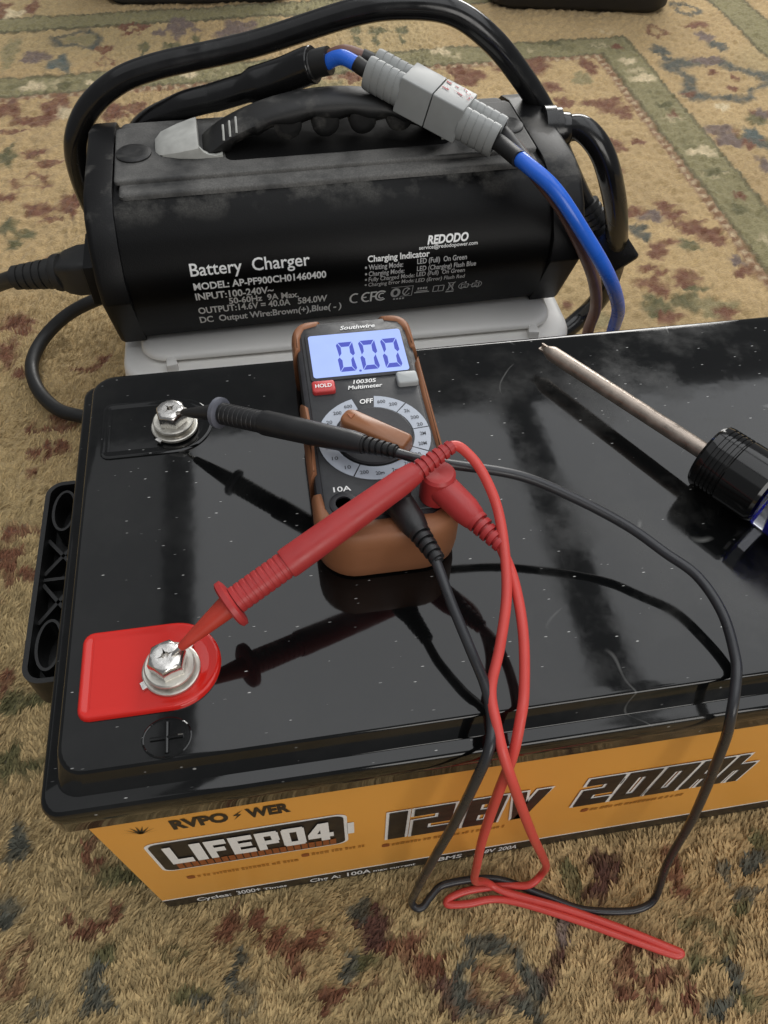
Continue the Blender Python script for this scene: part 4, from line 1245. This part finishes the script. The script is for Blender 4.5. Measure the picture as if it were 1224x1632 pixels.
# connector pair: axis from behind the handle down to the right
CA, CB = Vector((0.196, 0.4335, 0.2835)), Vector((0.2680, 0.3850, 0.2605))
ax = (CB - CA).normalized()
side = ax.cross(Vector((0, 0, 1))).normalized()      # points towards the viewer, across the two leads
upv = side.cross(ax).normalized()
ctr = (CA + CB) / 2


def cpt(a, s, u):
    return tuple(ctr + ax * a + side * s + upv * u)


def conn_loft(mb, st):
    """stations along the axis: (a, half across, half up, round)"""
    loops = []
    for (a, hs, hu, r) in st:
        loops.append([cpt(a, x, y) for x, y in rrect(-hs, hs, -hu, hu, r, 4)])
    return mb.loft(loops)


HL = (CB - CA).length / 2


def conn_half(parent, sgn, name):
    h = conn_loft(MB(), [(sgn * 0.0005, 0.0128, 0.0118, 0.001), (sgn * 0.0225, 0.0128, 0.0118, 0.001), (sgn * 0.0230, 0.0122, 0.0112, 0.002)]).build(name, M['connector'], parent, bevel=0.0006, angle=35)
    for s in (-1, 1):
        t = MB()
        st = []
        a = 0.0220
        while a < HL - 0.001:
            st += [(a, 0.0093), (a + 0.0043, 0.0091), (a + 0.0045, 0.0088), (a + 0.0052, 0.0088)]
            a += 0.0053
        n = 20
        loops = []
        for a, r in st:
            loops.append([cpt(sgn * a, s * 0.0062 + r * 0.78 * math.cos(2 * math.pi * k / n), r * 1.22 * math.sin(2 * math.pi * k / n)) for k in range(n)])
        al, rl = st[-1]
        for a, r in ((al, 0.0066), (al - 0.010, 0.0064)):
            loops.append([cpt(sgn * a, s * 0.0062 + r * 0.8 * math.cos(2 * math.pi * k / n), r * 1.2 * math.sin(2 * math.pi * k / n)) for k in range(n)])
        t.loft(loops)
        t.build('wire_barrel', M['connector'], h, angle=30)
    return h


h1 = conn_half(oc, -1, 'connector_half')
# rear leads into the first half
for s, key, nm in ((1, 'blue', 'blue_lead'), (-1, 'brown', 'brown_lead')):
    p0 = Vector((0.1655, 0.4508 - 0.0025 * s, 0.2842))
    pe = Vector(cpt(-HL + 0.010, s * 0.0062, 0))
    ps = Vector(cpt(-HL - 0.006, s * 0.0062, 0.001))
    pm = (p0 + ps) / 2 + Vector((0, 0, 0.0045))
    MB().tube(spline([p0, p0 + (pm - p0) * 0.5 + Vector((0, 0, 0.0015)), pm, ps], 8), 0.0048, 14).build(nm, M[key], oc)
    MB().tube(spline([pm + (ps - pm) * 0.55 + Vector((0, 0, 0.0008)), ps, pe], 5), 0.0051, 14).build('lead_shrink', M['cable_matte'], oc)

bl = thing('battery_lead', tuple(CB), 'blue and brown wire pair with grey connector running down behind the battery', 'cable')
h2 = conn_half(bl, 1, 'connector_half')
b = MB()
random.seed(5)
for k in range(26):
    a = random.uniform(-0.004, 0.021) * 1
    s = random.uniform(-0.0115, 0.0)
    w = random.uniform(0.0004, 0.0022)
    l_ = random.uniform(0.0008, 0.004)
    z = 0.01215 + k * 0.00001
    if a < 0.001:
        continue
    b.add([cpt(a, s, z), cpt(a + l_, s + 0.0004, z), cpt(a + l_, s + w, z), cpt(a, s + w * 0.7, z)], [(0, 1, 2, 3)])
b.build('scuffed_print', M['conn_mark'], h2, False)
blue = [cpt(HL - 0.010, 0.0062, 0), cpt(HL + 0.006, 0.0062, 0.0005), (0.280, 0.3495, 0.2590), (0.2965, 0.334, 0.2490), (0.317, 0.322, 0.225), (0.343, 0.320, 0.190), (0.366, 0.334, 0.150), (0.381, 0.357, 0.110), (0.390, 0.372, 0.060), (0.370, 0.330, 0.016), (0.300, 0.290, 0.007), (0.22, 0.280, 0.007)]
brown = [cpt(HL - 0.010, -0.0062, 0), cpt(HL + 0.006, -0.0062, 0), (0.289, 0.3520, 0.2500), (0.305, 0.338, 0.234), (0.328, 0.337, 0.200), (0.348, 0.347, 0.165), (0.362, 0.360, 0.130), (0.366, 0.368, 0.095), (0.368, 0.352, 0.050), (0.350, 0.310, 0.016), (0.290, 0.270, 0.007), (0.22, 0.262, 0.007)]
MB().tube(spline(blue, 8), 0.0050, 16).build('blue_wire', M['blue'], bl)
MB().tube(spline(brown, 8), 0.0046, 16).build('brown_wire', M['brown'], bl)
MB().tube(spline([cpt(HL - 0.012, 0.0062, 0), cpt(HL + 0.004, 0.0062, 0.0005), (0.2765, 0.3535, 0.2600)], 6), 0.0054, 14).build('wire_shrink', M['cable_matte'], bl)
MB().tube(spline([cpt(HL - 0.012, -0.0062, 0), cpt(HL + 0.004, -0.0062, 0.0), (0.2850, 0.3570, 0.2530)], 6), 0.0052, 14).build('wire_shrink', M['cable_matte'], bl)

# thick cord arching over the charger, ending in a plug on the right
arch = [(0.100, 0.640, 0.009), (0.030, 0.600, 0.012), (-0.018, 0.540, 0.070), (-0.026, 0.510, 0.150), (-0.0255, 0.5, 0.204), (-0.0115, 0.5, 0.234), (0.015, 0.5, 0.255), (0.048, 0.5, 0.266), (0.116, 0.5, 0.277), (0.187, 0.49, 0.298), (0.222, 0.485, 0.303), (0.256, 0.48, 0.300), (0.284, 0.475, 0.284), (0.309, 0.472, 0.260), (0.333, 0.468, 0.231), (0.354, 0.463, 0.196), (0.377, 0.460, 0.161), (0.388, 0.456, 0.149)]
ac = cable_thing('extension_cord', arch[0], 'thick glossy black cord arching high over the charger', 'cord')
MB().tube(spline(arch, 10), 0.0086, 18).build('jacket', M['cable'], ac)
pd = (Vector((0.414, 0.441, 0.113)) - Vector((0.377, 0.460, 0.161))).normalized()
p0 = Vector((0.378, 0.4595, 0.160))
prof = []
for k in range(4):
    prof += [(0.002 + k * 0.0055, 0.0112), (0.005 + k * 0.0055, 0.0112), (0.0051 + k * 0.0055, 0.0098), (0.0072 + k * 0.0055, 0.0098)]
MB().lathe(prof + [(0.026, 0.0115)], tuple(p0), tuple(pd), 18).build('strain_relief', M['cable_matte'], ac, angle=30)
q = MB()
sd = pd.cross(Vector((0, 1, 0))).normalized()
u2 = sd.cross(pd).normalized()
loops = []
for a, w, hgt in ((0.022, 0.010, 0.009), (0.028, 0.0150, 0.0125), (0.062, 0.0165, 0.0135), (0.064, 0.0155, 0.0125)):
    loops.append([tuple(p0 + pd * a + sd * x + u2 * y) for x, y in rrect(-w, w, -hgt, hgt, 0.003, 3)])
q.loft(loops).build('plug_body', M['cable'], ac, bevel=0.0005)

# mains cord plugged into the left end cap
mc = thing('mains_cord', (-0.010, 0.377, 0.19), 'ribbed black mains connector plugged into the side of the charger', 'cord')
s0 = Vector(chw((-0.004, 0.025, 0.049)))
e0 = Vector((-0.0520, 0.3870, 0.1800))
md = (e0 - s0).normalized()
sdv = md.cross(Vector((0, 0, 1))).normalized()
u3 = sdv.cross(md).normalized()
q = MB()
loops = []
for a, w, hgt in ((-0.002, 0.0145, 0.0125), (0.014, 0.0145, 0.0125), (0.0225, 0.0125, 0.0112), (0.026, 0.0105, 0.0102)):
    loops.append([tuple(s0 + md * a + sdv * x + u3 * y) for x, y in rrect(-w, w, -hgt, hgt, 0.004, 4)])
q.loft(loops).build('connector_body', M['cable_matte'], mc, bevel=0.0006)
prof = [(0.024, 0.0095), (0.026, 0.0124), (0.0295, 0.0128), (0.0315, 0.0122), (0.0325, 0.0098)]
for k in range(5):
    a = 0.0332 + k * 0.0062
    r = 0.0104 - k * 0.0005
    prof += [(a, r), (a + 0.0044, r), (a + 0.0045, r - 0.0014), (a + 0.0060, r - 0.0014)]
MB().lathe(prof, tuple(s0), tuple(md), 20).build('strain_relief', M['cable_matte'], mc, angle=30)
pe = s0 + md * 0.062
MB().tube(spline([tuple(s0 + md * 0.050), tuple(pe), (-0.088, 0.4040, 0.163), (-0.118, 0.4250, 0.140), (-0.160, 0.470, 0.080), (-0.220, 0.520, 0.012), (-0.40, 0.58, 0.006)], 8), 0.0058, 14).build('cord', M['cable_matte'], mc)
lp = [(0.160, 0.610, 0.007), (0.060, 0.622, 0.007), (-0.012, 0.590, 0.016), (-0.032, 0.556, 0.034), (-0.050, 0.541, 0.046), (-0.086, 0.542, 0.030), (-0.114, 0.530, 0.013), (-0.1235, 0.499, 0.008), (-0.114, 0.463, 0.008), (-0.094, 0.434, 0.0085), (-0.071, 0.421, 0.0085), (-0.043, 0.411, 0.0085), (-0.015, 0.405, 0.0085)]
lpo = MB().tube(spline(lp, 10), 0.0062, 16).build('loose_cable', M['cable_matte'], None, loc=lp[0])
lpo['label'] = 'thin black cable looping over the carpet from charger to battery corner'
lpo['category'] = 'cable'

# ------------------------------------------------------------------ multimeter
MZ = 0.2500
mt = thing('multimeter', (0.150, 0.151, ZT), 'small black and copper multimeter with lit blue screen showing zero', 'multimeter')
X0, X1, Y0, Y1 = 0.1182, 0.1818, 0.0800, 0.2230
loops = []
for ins, z in ((0.004, ZT), (0.0022, ZT + 0.003), (0.0018, MZ - 0.004), (0.0026, MZ - 0.001), (0.0045, MZ)):
    loops.append([(x, y, z) for x, y in rrect(X0 + ins, X1 - ins, Y0 + ins, Y1 - ins, (0.0165, 0.0165, 0.009, 0.009))])
MB().loft(loops).build('body', M['meter_side'], mt, angle=45)
MB().prism(rrect(0.1232, 0.1768, 0.0925, 0.2205, 0.006), MZ - 0.001, MZ + 0.0006, 0.0004).build('face_panel', M['meter_black'], mt, angle=50)


def holster_piece(poly, z0=ZT + 0.0015, z1=MZ + 0.0014, nm='holster_guard'):
    p = MB()
    p.loft([[(x, y, z) for x, y in (inset(poly, i) if i else poly)] for i, z in ((0.0022, z0), (0.0006, z0 + 0.003), (0.0, z0 + 0.009), (0.0, z1 - 0.0075), (0.0004, z1 - 0.0040), (0.0011, z1 - 0.0018), (0.0019, z1 - 0.0006), (0.0027, z1))])
    return p.build(nm, M['holster'], mt, angle=60)


# bottom guard with two short arms
g = []
for k in range(9):
    a = math.radians(180 + 90 * k / 8)
    g.append((X0 + 0.018 + 0.018 * math.cos(a), Y0 - 0.0012 + 0.016 + 0.016 * math.sin(a)))
for k in range(9):
    a = math.radians(270 + 90 * k / 8)
    g.append((X1 - 0.018 + 0.018 * math.cos(a), Y0 - 0.0012 + 0.016 + 0.016 * math.sin(a)))
g += [(X1, 0.1080), (X1 - 0.0055, 0.1085), (X1 - 0.0068, 0.0990), (X1 - 0.0090, 0.0935), (X1 - 0.013, 0.0912), (X0 + 0.013, 0.0912), (X0 + 0.0090, 0.0935), (X0 + 0.0068, 0.0990), (X0 + 0.0055, 0.1085), (X0, 0.1080)]
holster_piece(g)
# side guards
holster_piece([(X0, 0.1150), (X0 + 0.0048, 0.1180), (X0 + 0.0056, 0.1400), (X0 + 0.0050, 0.1610), (X0, 0.1660)])
holster_piece([(X1, 0.1930), (X1 - 0.0046, 0.1850), (X1 - 0.0056, 0.1600), (X1 - 0.0050, 0.1230), (X1, 0.1180)])
# top corner guards
tl = [(X0, 0.1990), (X0 + 0.0050, 0.2010), (X0 + 0.0056, 0.2095), (X0 + 0.0085, 0.2155), (X0 + 0.0155, 0.2175), (X0 + 0.0170, 0.2240)]
for k in range(7):
    a = math.radians(90 + 90 * k / 6)
    tl.append((X0 + 0.0105 + 0.0105 * math.cos(a), 0.2240 - 0.0105 + 0.0105 * math.sin(a)))
holster_piece(tl)
holster_piece([(X0 + X1 - x, y + (-0.0045 if i in (0, 1) else 0)) for i, (x, y) in reversed(list(enumerate(tl)))])

FZ = MZ + 0.0006


def plan(z):
    return lambda u, v: (u, v, z)


scr_bez = MB().prism(rrect(0.1250, 0.1762, 0.1765, 0.2118, 0.002), FZ - 0.0004, FZ + 0.0007, 0.0004).build('screen_bezel', M['meter_side'], mt, angle=50)
scr = MB().prism(rrect(0.1268, 0.1746, 0.1786, 0.2100, 0.0016), FZ, FZ + 0.00095).build('screen', M['lcd'], mt, False)
SEGS = {'a': [(0.12, 0.99), (0.28, 0.84), (0.72, 0.84), (0.90, 0.99)], 'b': [(0.94, 0.97), (0.74, 0.82), (0.74, 0.62), (0.88, 0.515), (1.0, 0.58)], 'c': [(0.88, 0.485), (0.74, 0.38), (0.74, 0.17), (0.92, 0.02), (1.0, 0.10)],
        'd': [(0.89, 0.01), (0.71, 0.15), (0.28, 0.15), (0.09, 0.01)], 'e': [(0.06, 0.02), (0.25, 0.17), (0.25, 0.38), (0.11, 0.485), (0.0, 0.42)], 'f': [(0.11, 0.515), (0.25, 0.62), (0.25, 0.82), (0.08, 0.97), (0.0, 0.90)]}
for k, x in enumerate((0.1398, 0.1512, 0.1626)):
    b = MB()
    for sname, poly in SEGS.items():
        b.prism([(x + (a + 0.07 * c) * 0.0090, 0.1810 + c * 0.0222) for a, c in poly][::-1 if sname in 'bcd' else 1], FZ + 0.0009, FZ + 0.00105)
    if k == 0:
        b.prism(rrect(x + 0.0098, x + 0.0110, 0.1802, 0.1816, 0.0004, 2), FZ + 0.0009, FZ + 0.00105)
    b.build('digit', M['lcd_seg'], scr, False)
# lettering on the face
for (txt, x, y, w, h, bo, sh) in (('Southwire', 0.1440, 0.2138, 0.0185, 0.0030, 0.015, 0.3), ('10030S', 0.1455, 0.1727, 0.0115, 0.0026, 0.015, 0.2), ('Multimeter', 0.1425, 0.1690, 0.0170, 0.0026, 0.015, 0.2),
                                  ('OFF', 0.1469, 0.1586, 0.0066, 0.0030, 0.02, 0.15), ('10A', 0.1280, 0.1065, 0.0078, 0.0028, 0.015, 0), ('COM', 0.1480, 0.1065, 0.0080, 0.0026, 0.015, 0)):
    put_text(MB(), txt, plan(FZ + 0.0003), x, y, w, h, bold=bo, shear=sh).build('face_lettering', M['ink_white'], mt, False)
rb = MB().prism(rrect(0.1252, 0.1364, 0.1674, 0.1752, 0.0015), FZ - 0.0004, FZ + 0.0024, 0.0008).build('hold_button', M['btn_red'], mt, angle=50)
put_text(MB(), 'HOLD', plan(FZ + 0.0026), 0.1268, 0.1700, 0.0080, 0.0024, bold=0.02).build('button_lettering', M['ink_white'], rb, False)
MB().prism(rrect(0.1668, 0.1772, 0.1676, 0.1758, 0.0015), FZ - 0.0004, FZ + 0.0030, 0.0009).build('backlight_button', M['btn_grey'], mt, angle=50)

# dial ring in sectors, marks, disc and bar knob
DC = (0.1505, 0.1371)


def sector(mb, r0, r1, a0, a1, z0, z1):
    n = max(3, int(abs(a1 - a0) / 6))
    pts = [(DC[0] + r1 * math.cos(math.radians(a0 + (a1 - a0) * k / n)), DC[1] + r1 * math.sin(math.radians(a0 + (a1 - a0) * k / n))) for k in range(n + 1)]
    pts += [(DC[0] + r0 * math.cos(math.radians(a1 + (a0 - a1) * k / n)), DC[1] + r0 * math.sin(math.radians(a1 + (a0 - a1) * k / n))) for k in range(n + 1)]
    vs = [(x, y, z) for z in (z0, z1) for x, y in pts]
    N = len(pts)
    fs = [(k, (k + 1) % N, N + (k + 1) % N, N + k) for k in range(N)]
    m = n + 1
    for k in range(n):
        fs.append((N + k, N + k + 1, N + 2 * m - 2 - k, N + 2 * m - 1 - k))
    mb.add(vs, fs)


for a0, a1 in ((47.5, 82), (6.5, 46), (-28, 5), (-118, -29.5), (-179, -119.5), (106, 179.5)):
    b = MB()
    sector(b, 0.0187, 0.0262, a0, a1, FZ - 0.0003, FZ + 0.0003)
    b.build('dial_sector', M['dial_ring'], mt, False)
b = MB()
marks = [(73, '600'), (58, '200'), (38, '2k'), (24, '200'), (11, '20'), (-4, '2M'), (-20, '20M'), (-38, '20'), (-56, '200'), (-74, '2m'), (-92, '20m'), (-110, '200'), (-130, '10'), (-150, '10'), (-170, '2'), (170, '2'), (150, '20'), (132, '200'), (115, '600')]
for a, s in marks:
    cx, cy = DC[0] + 0.0226 * math.cos(math.radians(a)), DC[1] + 0.0226 * math.sin(math.radians(a))
    w = 0.0011 * len(s) + 0.0006
    put_text(b, s, plan(FZ + 0.0005), cx - w / 2, cy - 0.0010, w, 0.0020, bold=0.01)
b.build('dial_marks', M['ink_navy'], mt, False)
MB().lathe([(0, 0.0180), (0.0008, 0.0180), (0.0014, 0.0172), (0.0010, 0.012), (0.0009, 0)], (DC[0], DC[1], FZ), (0, 0, 1), 40).build('dial_disc', M['meter_side'], mt, angle=40)
ka = math.atan2(0.1225 - 0.1452, 0.164 - 0.1366)
kc, ks = math.cos(ka), math.sin(ka)


def krot(poly):
    return [(DC[0] + kc * x - ks * y, DC[1] - 0.0015 + ks * x + kc * y) for x, y in poly]


kb = MB()
base = rrect(-0.0172, 0.0175, -0.0058, 0.0058, (0.004, 0.002, 0.002, 0.004), 4)
kb.loft([[(x, y, FZ + z) for x, y in krot([(px * fx, py * fy) for px, py in base])] for z, fx, fy in ((0.0004, 1, 1), (0.0062, 0.99, 0.9), (0.0075, 0.97, 0.80), (0.0081, 0.94, 0.66))])
kn = kb.build('knob', M['knob'], mt, angle=50)
MB().prism(krot([(-0.0150, 0.0), (-0.0118, -0.0016), (-0.0118, 0.0016)]), FZ + 0.0078, FZ + 0.0084).build('pointer', M['ink_rust'], kn, False)
# three sockets
for (x, y) in ((0.1315, 0.0995), (0.1530, 0.0965), (0.1718, 0.0985)):
    b = MB()
    b.lathe([(0, 0.0062), (0.0007, 0.0062), (0.0010, 0.0057), (0.0010, 0.0036), (-0.0004, 0.0034), (-0.0004, 0.0)], (x, y, FZ), (0, 0, 1), 24).build('socket', M['meter_side'], mt, angle=40)

# ------------------------------------------------------------------ test leads
RB = [(0.192, 0.067, 0.254), (0.1955, 0.053, 0.2465), (0.1955, 0.034, 0.238), (0.192, 0.014, 0.2285), (0.1885, 0.004, 0.2235), (0.185, -0.005, 0.211), (0.1805, -0.012, 0.188), (0.1795, -0.016, 0.136), (0.1815, -0.018, 0.090), (0.186, -0.0165, 0.045), (0.1975, -0.0120, 0.012), (0.209, -0.018, 0.0055), (0.242, -0.032, 0.0045), (0.275, -0.049, 0.0045), (0.297, -0.0615, 0.004),
      (0.3025, -0.0650, 0.004), (0.2985, -0.0655, 0.0035), (0.274, -0.0530, 0.0035), (0.241, -0.036, 0.0035), (0.207, -0.0215, 0.003), (0.185, -0.0205, 0.003), (0.1735, -0.0190, 0.003), (0.175, -0.0160, 0.003), (0.187, -0.0135, 0.003), (0.208, -0.0140, 0.003), (0.224, -0.0165, 0.006), (0.2325, -0.0125, 0.014), (0.2290, -0.0140, 0.040), (0.216, -0.0185, 0.090), (0.1985, -0.022, 0.153), (0.1855, -0.0165, 0.199), (0.1800, -0.007, 0.2175),
      (0.1788, 0.003, 0.2237), (0.179, 0.016, 0.229), (0.185, 0.030, 0.237), (0.1908, 0.047, 0.246), (0.193, 0.063, 0.254), (0.193, 0.080, 0.262), (0.189, 0.093, 0.2695), (0.184, 0.101, 0.2735), (0.179, 0.1045, 0.2752), (0.172, 0.1018, 0.2742)]
red = thing('red_test_lead', (0.0535, 0.047, ZT), 'red test lead with its probe tip on the positive terminal bolt', 'test lead')
MB().tube(spline(RB, 8), 0.0022, 12).build('cable', M['lead_red'], red)
BB = [(0.164, 0.066, 0.254), (0.166, 0.055, 0.251), (0.168, 0.046, 0.247), (0.173, 0.029, 0.238), (0.177, 0.017, 0.2295), (0.1775, 0.006, 0.2235), (0.1745, -0.004, 0.2195), (0.1690, -0.011, 0.203), (0.163, -0.016, 0.171), (0.157, -0.018, 0.122), (0.1538, -0.0170, 0.070), (0.1528, -0.0150, 0.030), (0.1520, -0.0146, 0.012), (0.1524, -0.0160, 0.0055), (0.1550, -0.0185, 0.0042), (0.1590, -0.0178, 0.0040), (0.1640, -0.0135, 0.0040), (0.1740, -0.0080, 0.0040), (0.205, -0.0095, 0.003), (0.233, -0.0235, 0.003),
      (0.253, -0.034, 0.003), (0.279, -0.039, 0.003), (0.2925, -0.038, 0.005), (0.297, -0.034, 0.013), (0.2935, -0.0255, 0.054), (0.288, -0.018, 0.123), (0.278, -0.0085, 0.199), (0.2765, -0.003, 0.2165), (0.281, 0.008, 0.2228), (0.284, 0.017, 0.2245), (0.2835, 0.034, 0.231), (0.278, 0.051, 0.235), (0.267, 0.063, 0.238), (0.254, 0.076, 0.242), (0.233, 0.089, 0.249), (0.209, 0.100, 0.256), (0.180, 0.106, 0.2612), (0.169, 0.108, 0.2632), (0.158, 0.1105, 0.2665), (0.152, 0.1145, 0.2660)]
blk = thing('black_test_lead', (0.054, 0.185, ZT), 'black test lead with its probe tip on the negative terminal bolt', 'test lead')
MB().tube(spline(BB, 8), 0.0022, 12).build('cable', M['lead_black'], blk)


def probe(parent, tip, guard, end, r, mat, tipmat, guardmat, gk=1.0):
    tip, guard, end = Vector(tip), Vector(guard), Vector(end)
    a = (end - guard).normalized()
    gl = (guard - tip).length
    at = (guard - tip).normalized()
    MB().lathe([(0, 0.0002), (0.0012, 0.0008), (0.006, 0.0010), (gl * 0.5, 0.0010)], tuple(tip), tuple(at), 12).build('tip', M['steel'], parent)
    MB().lathe([(0.0045, 0.0014), (0.0055, 0.0019), (0.010, 0.0025), (gl - 0.002, r * 0.80), (gl + 0.001, r * 0.82)], tuple(tip), tuple(at), 18).build('tip_sleeve', tipmat, parent)
    ln = (end - guard).length
    st = [(-0.0018, r * 0.9), (-0.0014, r * 1.55 * gk), (-0.0006, r * 1.75 * gk), (0.0014, r * 1.75 * gk), (0.0020, r * 1.5 * gk), (0.0022, r * 0.95)]
    MB().lathe(st, tuple(guard), tuple(a), 22).build('finger_guard', guardmat, parent, angle=40)
    pr = []
    t = 0.0025
    for k in range(9):
        pr += [(t, r * 0.98), (t + 0.0016, r * 0.98), (t + 0.0018, r * 0.93), (t + 0.0025, r * 0.93)]
        t += 0.0027
    pr += [(t, r * 1.06), (t + 0.0015, r * 1.10), (ln * 0.55, r * 1.04), (ln * 0.78, r * 0.94), (ln * 0.84, r * 0.80)]
    h = MB().lathe(pr, tuple(guard), tuple(a), 22).build('handle', mat, parent, angle=30)
    pr = []
    t = ln * 0.835
    k = 0
    while t < ln + 0.001:
        rr = r * (0.74 - 0.035 * k)
        pr += [(t, rr), (t + 0.0017, rr), (t + 0.0018, rr * 0.72), (t + 0.0027, rr * 0.72)]
        t += 0.0029
        k += 1
    MB().lathe(pr, tuple(guard), tuple(a), 18).build('strain_relief', mat, parent, angle=30)


probe(red, (0.0560, 0.0462, 0.2350), (0.0812, 0.0592, 0.2468), (0.1765, 0.1035, 0.2750), 0.0059, M['probe_red'], M['probe_tip_red'], M['probe_red'])
probe(blk, (0.0570, 0.1810, 0.2352), (0.0795, 0.1672, 0.2458), (0.1555, 0.1120, 0.2672), 0.0054, M['probe_black'], M['probe_black'], M['probe_rib'], 0.8)


def banana(parent, jack, topz, end, r, mat):
    j, e = Vector(jack), Vector(end)
    pl = MB().lathe([(0, r * 0.9), (0.0006, r), (topz - j.z - 0.0012, r), (topz - j.z, r * 0.86), (topz - j.z, r * 0.5), (topz - j.z - 0.0005, 0)], tuple(j), (0, 0, 1), 24).build('plug', mat, parent, angle=40)
    st = Vector((j.x, j.y, topz - r * 0.95))
    a = (e - st).normalized()
    ln = (e - st).length
    MB().lathe([(0, r * 0.92), (ln * 0.45, r * 0.86), (ln * 0.58, r * 0.72), (ln * 0.62, r * 0.62)], tuple(st), tuple(a), 20).build('plug_arm', mat, pl, angle=40)
    pr = []
    t = ln * 0.60
    k = 0
    while t < ln + 0.001:
        rr = r * (0.66 - 0.045 * k)
        pr += [(t, rr), (t + 0.0020, rr), (t + 0.0021, rr * 0.7), (t + 0.0031, rr * 0.7)]
        t += 0.0033
        k += 1
    MB().lathe(pr, tuple(st), tuple(a), 18).build('plug_relief', mat, pl, angle=30)


banana(red, (0.1718, 0.0985, FZ), 0.2665, (0.1925, 0.0665, 0.2540), 0.0074, M['probe_red'])
banana(blk, (0.1530, 0.0965, FZ), 0.2625, (0.1645, 0.0655, 0.2538), 0.0070, M['probe_black'])

# ------------------------------------------------------------------ screwdriver
SZ = ZT + 0.0166
t0, t1 = Vector((0.2565, 0.2055, ZT + 0.0118)), Vector((0.3112, 0.1165, ZT + 0.0158))
sa = (t1 - t0).normalized()
sl = (t1 - t0).length
sdv = thing('screwdriver', tuple(t0), 'screwdriver with tarnished shaft and clear blue handle lying on the battery', 'screwdriver')
MB().lathe([(-0.0020, 0.0008), (0.0, 0.0024), (0.0040, 0.0041), (0.006, 0.0042), (sl + 0.01, 0.0042)], tuple(t0), tuple(sa), 18).build('shaft', M['shaft'], sdv, angle=30)
for k in range(2):
    n1 = sa.cross(Vector((0, 0, 1))).normalized()
    n2 = n1.cross(sa)
    d = n1 if k else n2
    e = n2 if k else n1
    b = MB()
    b.add([tuple(t0 + sa * a + d * (0.0026 * s) + e * (0.0005 * q)) for a in (-0.0032, 0.003) for s in (-1, 1) for q in (-1, 1)], [(0, 1, 3, 2), (4, 6, 7, 5), (0, 4, 5, 1), (2, 3, 7, 6), (0, 2, 6, 4), (1, 5, 7, 3)])
    b.build('tip_flute', M['shaft'], sdv, False)
pr = [(sl - 0.001, 0.006), (sl, 0.0150), (sl + 0.0015, 0.0163)]
for k in range(5):
    a = sl + 0.0035 + k * 0.0022
    pr += [(a, 0.0166), (a + 0.0012, 0.0166), (a + 0.0014, 0.0160), (a + 0.0020, 0.0160)]
pr += [(sl + 0.015, 0.0166), (sl + 0.032, 0.0166), (sl + 0.0335, 0.0155), (sl + 0.034, 0.012)]
MB().lathe(pr, tuple(t0), tuple(sa), 36).build('collar', M['collar'], sdv, angle=30)
# fluted clear handle over a blue core
n1 = sa.cross(Vector((0, 0, 1))).normalized()
n2 = n1.cross(sa)
loops = []
for a, r in ((sl + 0.0338, 0.0130), (sl + 0.035, 0.0158), (sl + 0.045, 0.0164), (sl + 0.075, 0.0150), (sl + 0.105, 0.0164), (sl + 0.125, 0.0150), (sl + 0.132, 0.008)):
    loops.append([tuple(t0 + sa * a + (n1 * math.cos(q) + n2 * math.sin(q)) * (r * (1 - 0.05 * (0.5 + 0.5 * math.cos(6 * q))))) for q in [2 * math.pi * k / 48 for k in range(48)]])
MB().loft(loops).build('handle', M['acetate'], sdv, angle=50)
loops = []
for a, r in ((sl + 0.0400, 0.008), (sl + 0.0415, 0.0142), (sl + 0.075, 0.0132), (sl + 0.105, 0.0142), (sl + 0.122, 0.009)):
    loops.append([tuple(t0 + sa * a + (n1 * math.cos(q) + n2 * math.sin(q)) * r) for q in [2 * math.pi * k / 32 for k in range(32)]])
MB().loft(loops).build('handle_core', M['blue_core'], sdv, angle=50)

# ------------------------------------------------------------------ dark things at the far end of the carpet
def far_case(name, x0, x1, y0, y1, h, rot, mat, label, cat):
    t = thing(name, ((x0 + x1) / 2, (y0 + y1) / 2, 0), label, cat)
    cx, cy = (x0 + x1) / 2, (y0 + y1) / 2
    c, s = math.cos(rot), math.sin(rot)
    loops = []
    for ins, z in ((0.008, -0.003), (0.0, 0.006), (0.0, h * 0.55), (0.003, h * 0.56), (0.003, h * 0.58), (0.0, h * 0.59), (0.0, h - 0.02), (0.006, h - 0.005), (0.02, h)):
        loops.append([(cx + c * (x - cx) - s * (y - cy), cy + s * (x - cx) + c * (y - cy), z) for x, y in rrect(x0 + ins, x1 - ins, y0 + ins, y1 - ins, 0.035)])
    MB().loft(loops).build('shell', mat, t, angle=50)
    p = [(cx + c * (x - cx) - s * (y0 - cy), cy + s * (x - cx) + c * (y0 - cy)) for x in (cx - 0.06, cx + 0.06)]
    MB().tube([(p[0][0], p[0][1] + 0.004, h * 0.7), (p[0][0], p[0][1] - 0.02, h * 0.7), (p[1][0], p[1][1] - 0.02, h * 0.7), (p[1][0], p[1][1] + 0.004, h * 0.7)], 0.007, 10).build('carry_handle', mat, t)
    return t


far_case('equipment_case', 0.545, 0.850, 1.285, 1.520, 0.12, math.radians(-11), M['case_far'], 'black plastic case standing at the far edge of the carpet, beside the green corner band', 'case')
far_case('storage_case', -0.105, 0.205, 1.385, 1.640, 0.14, math.radians(-3), M['bag_far'], 'dark blue-grey case on the far olive band, behind the arching cord', 'case')

for o in list(bpy.data.objects):
    if '_o' in o.keys():
        del o['_o']
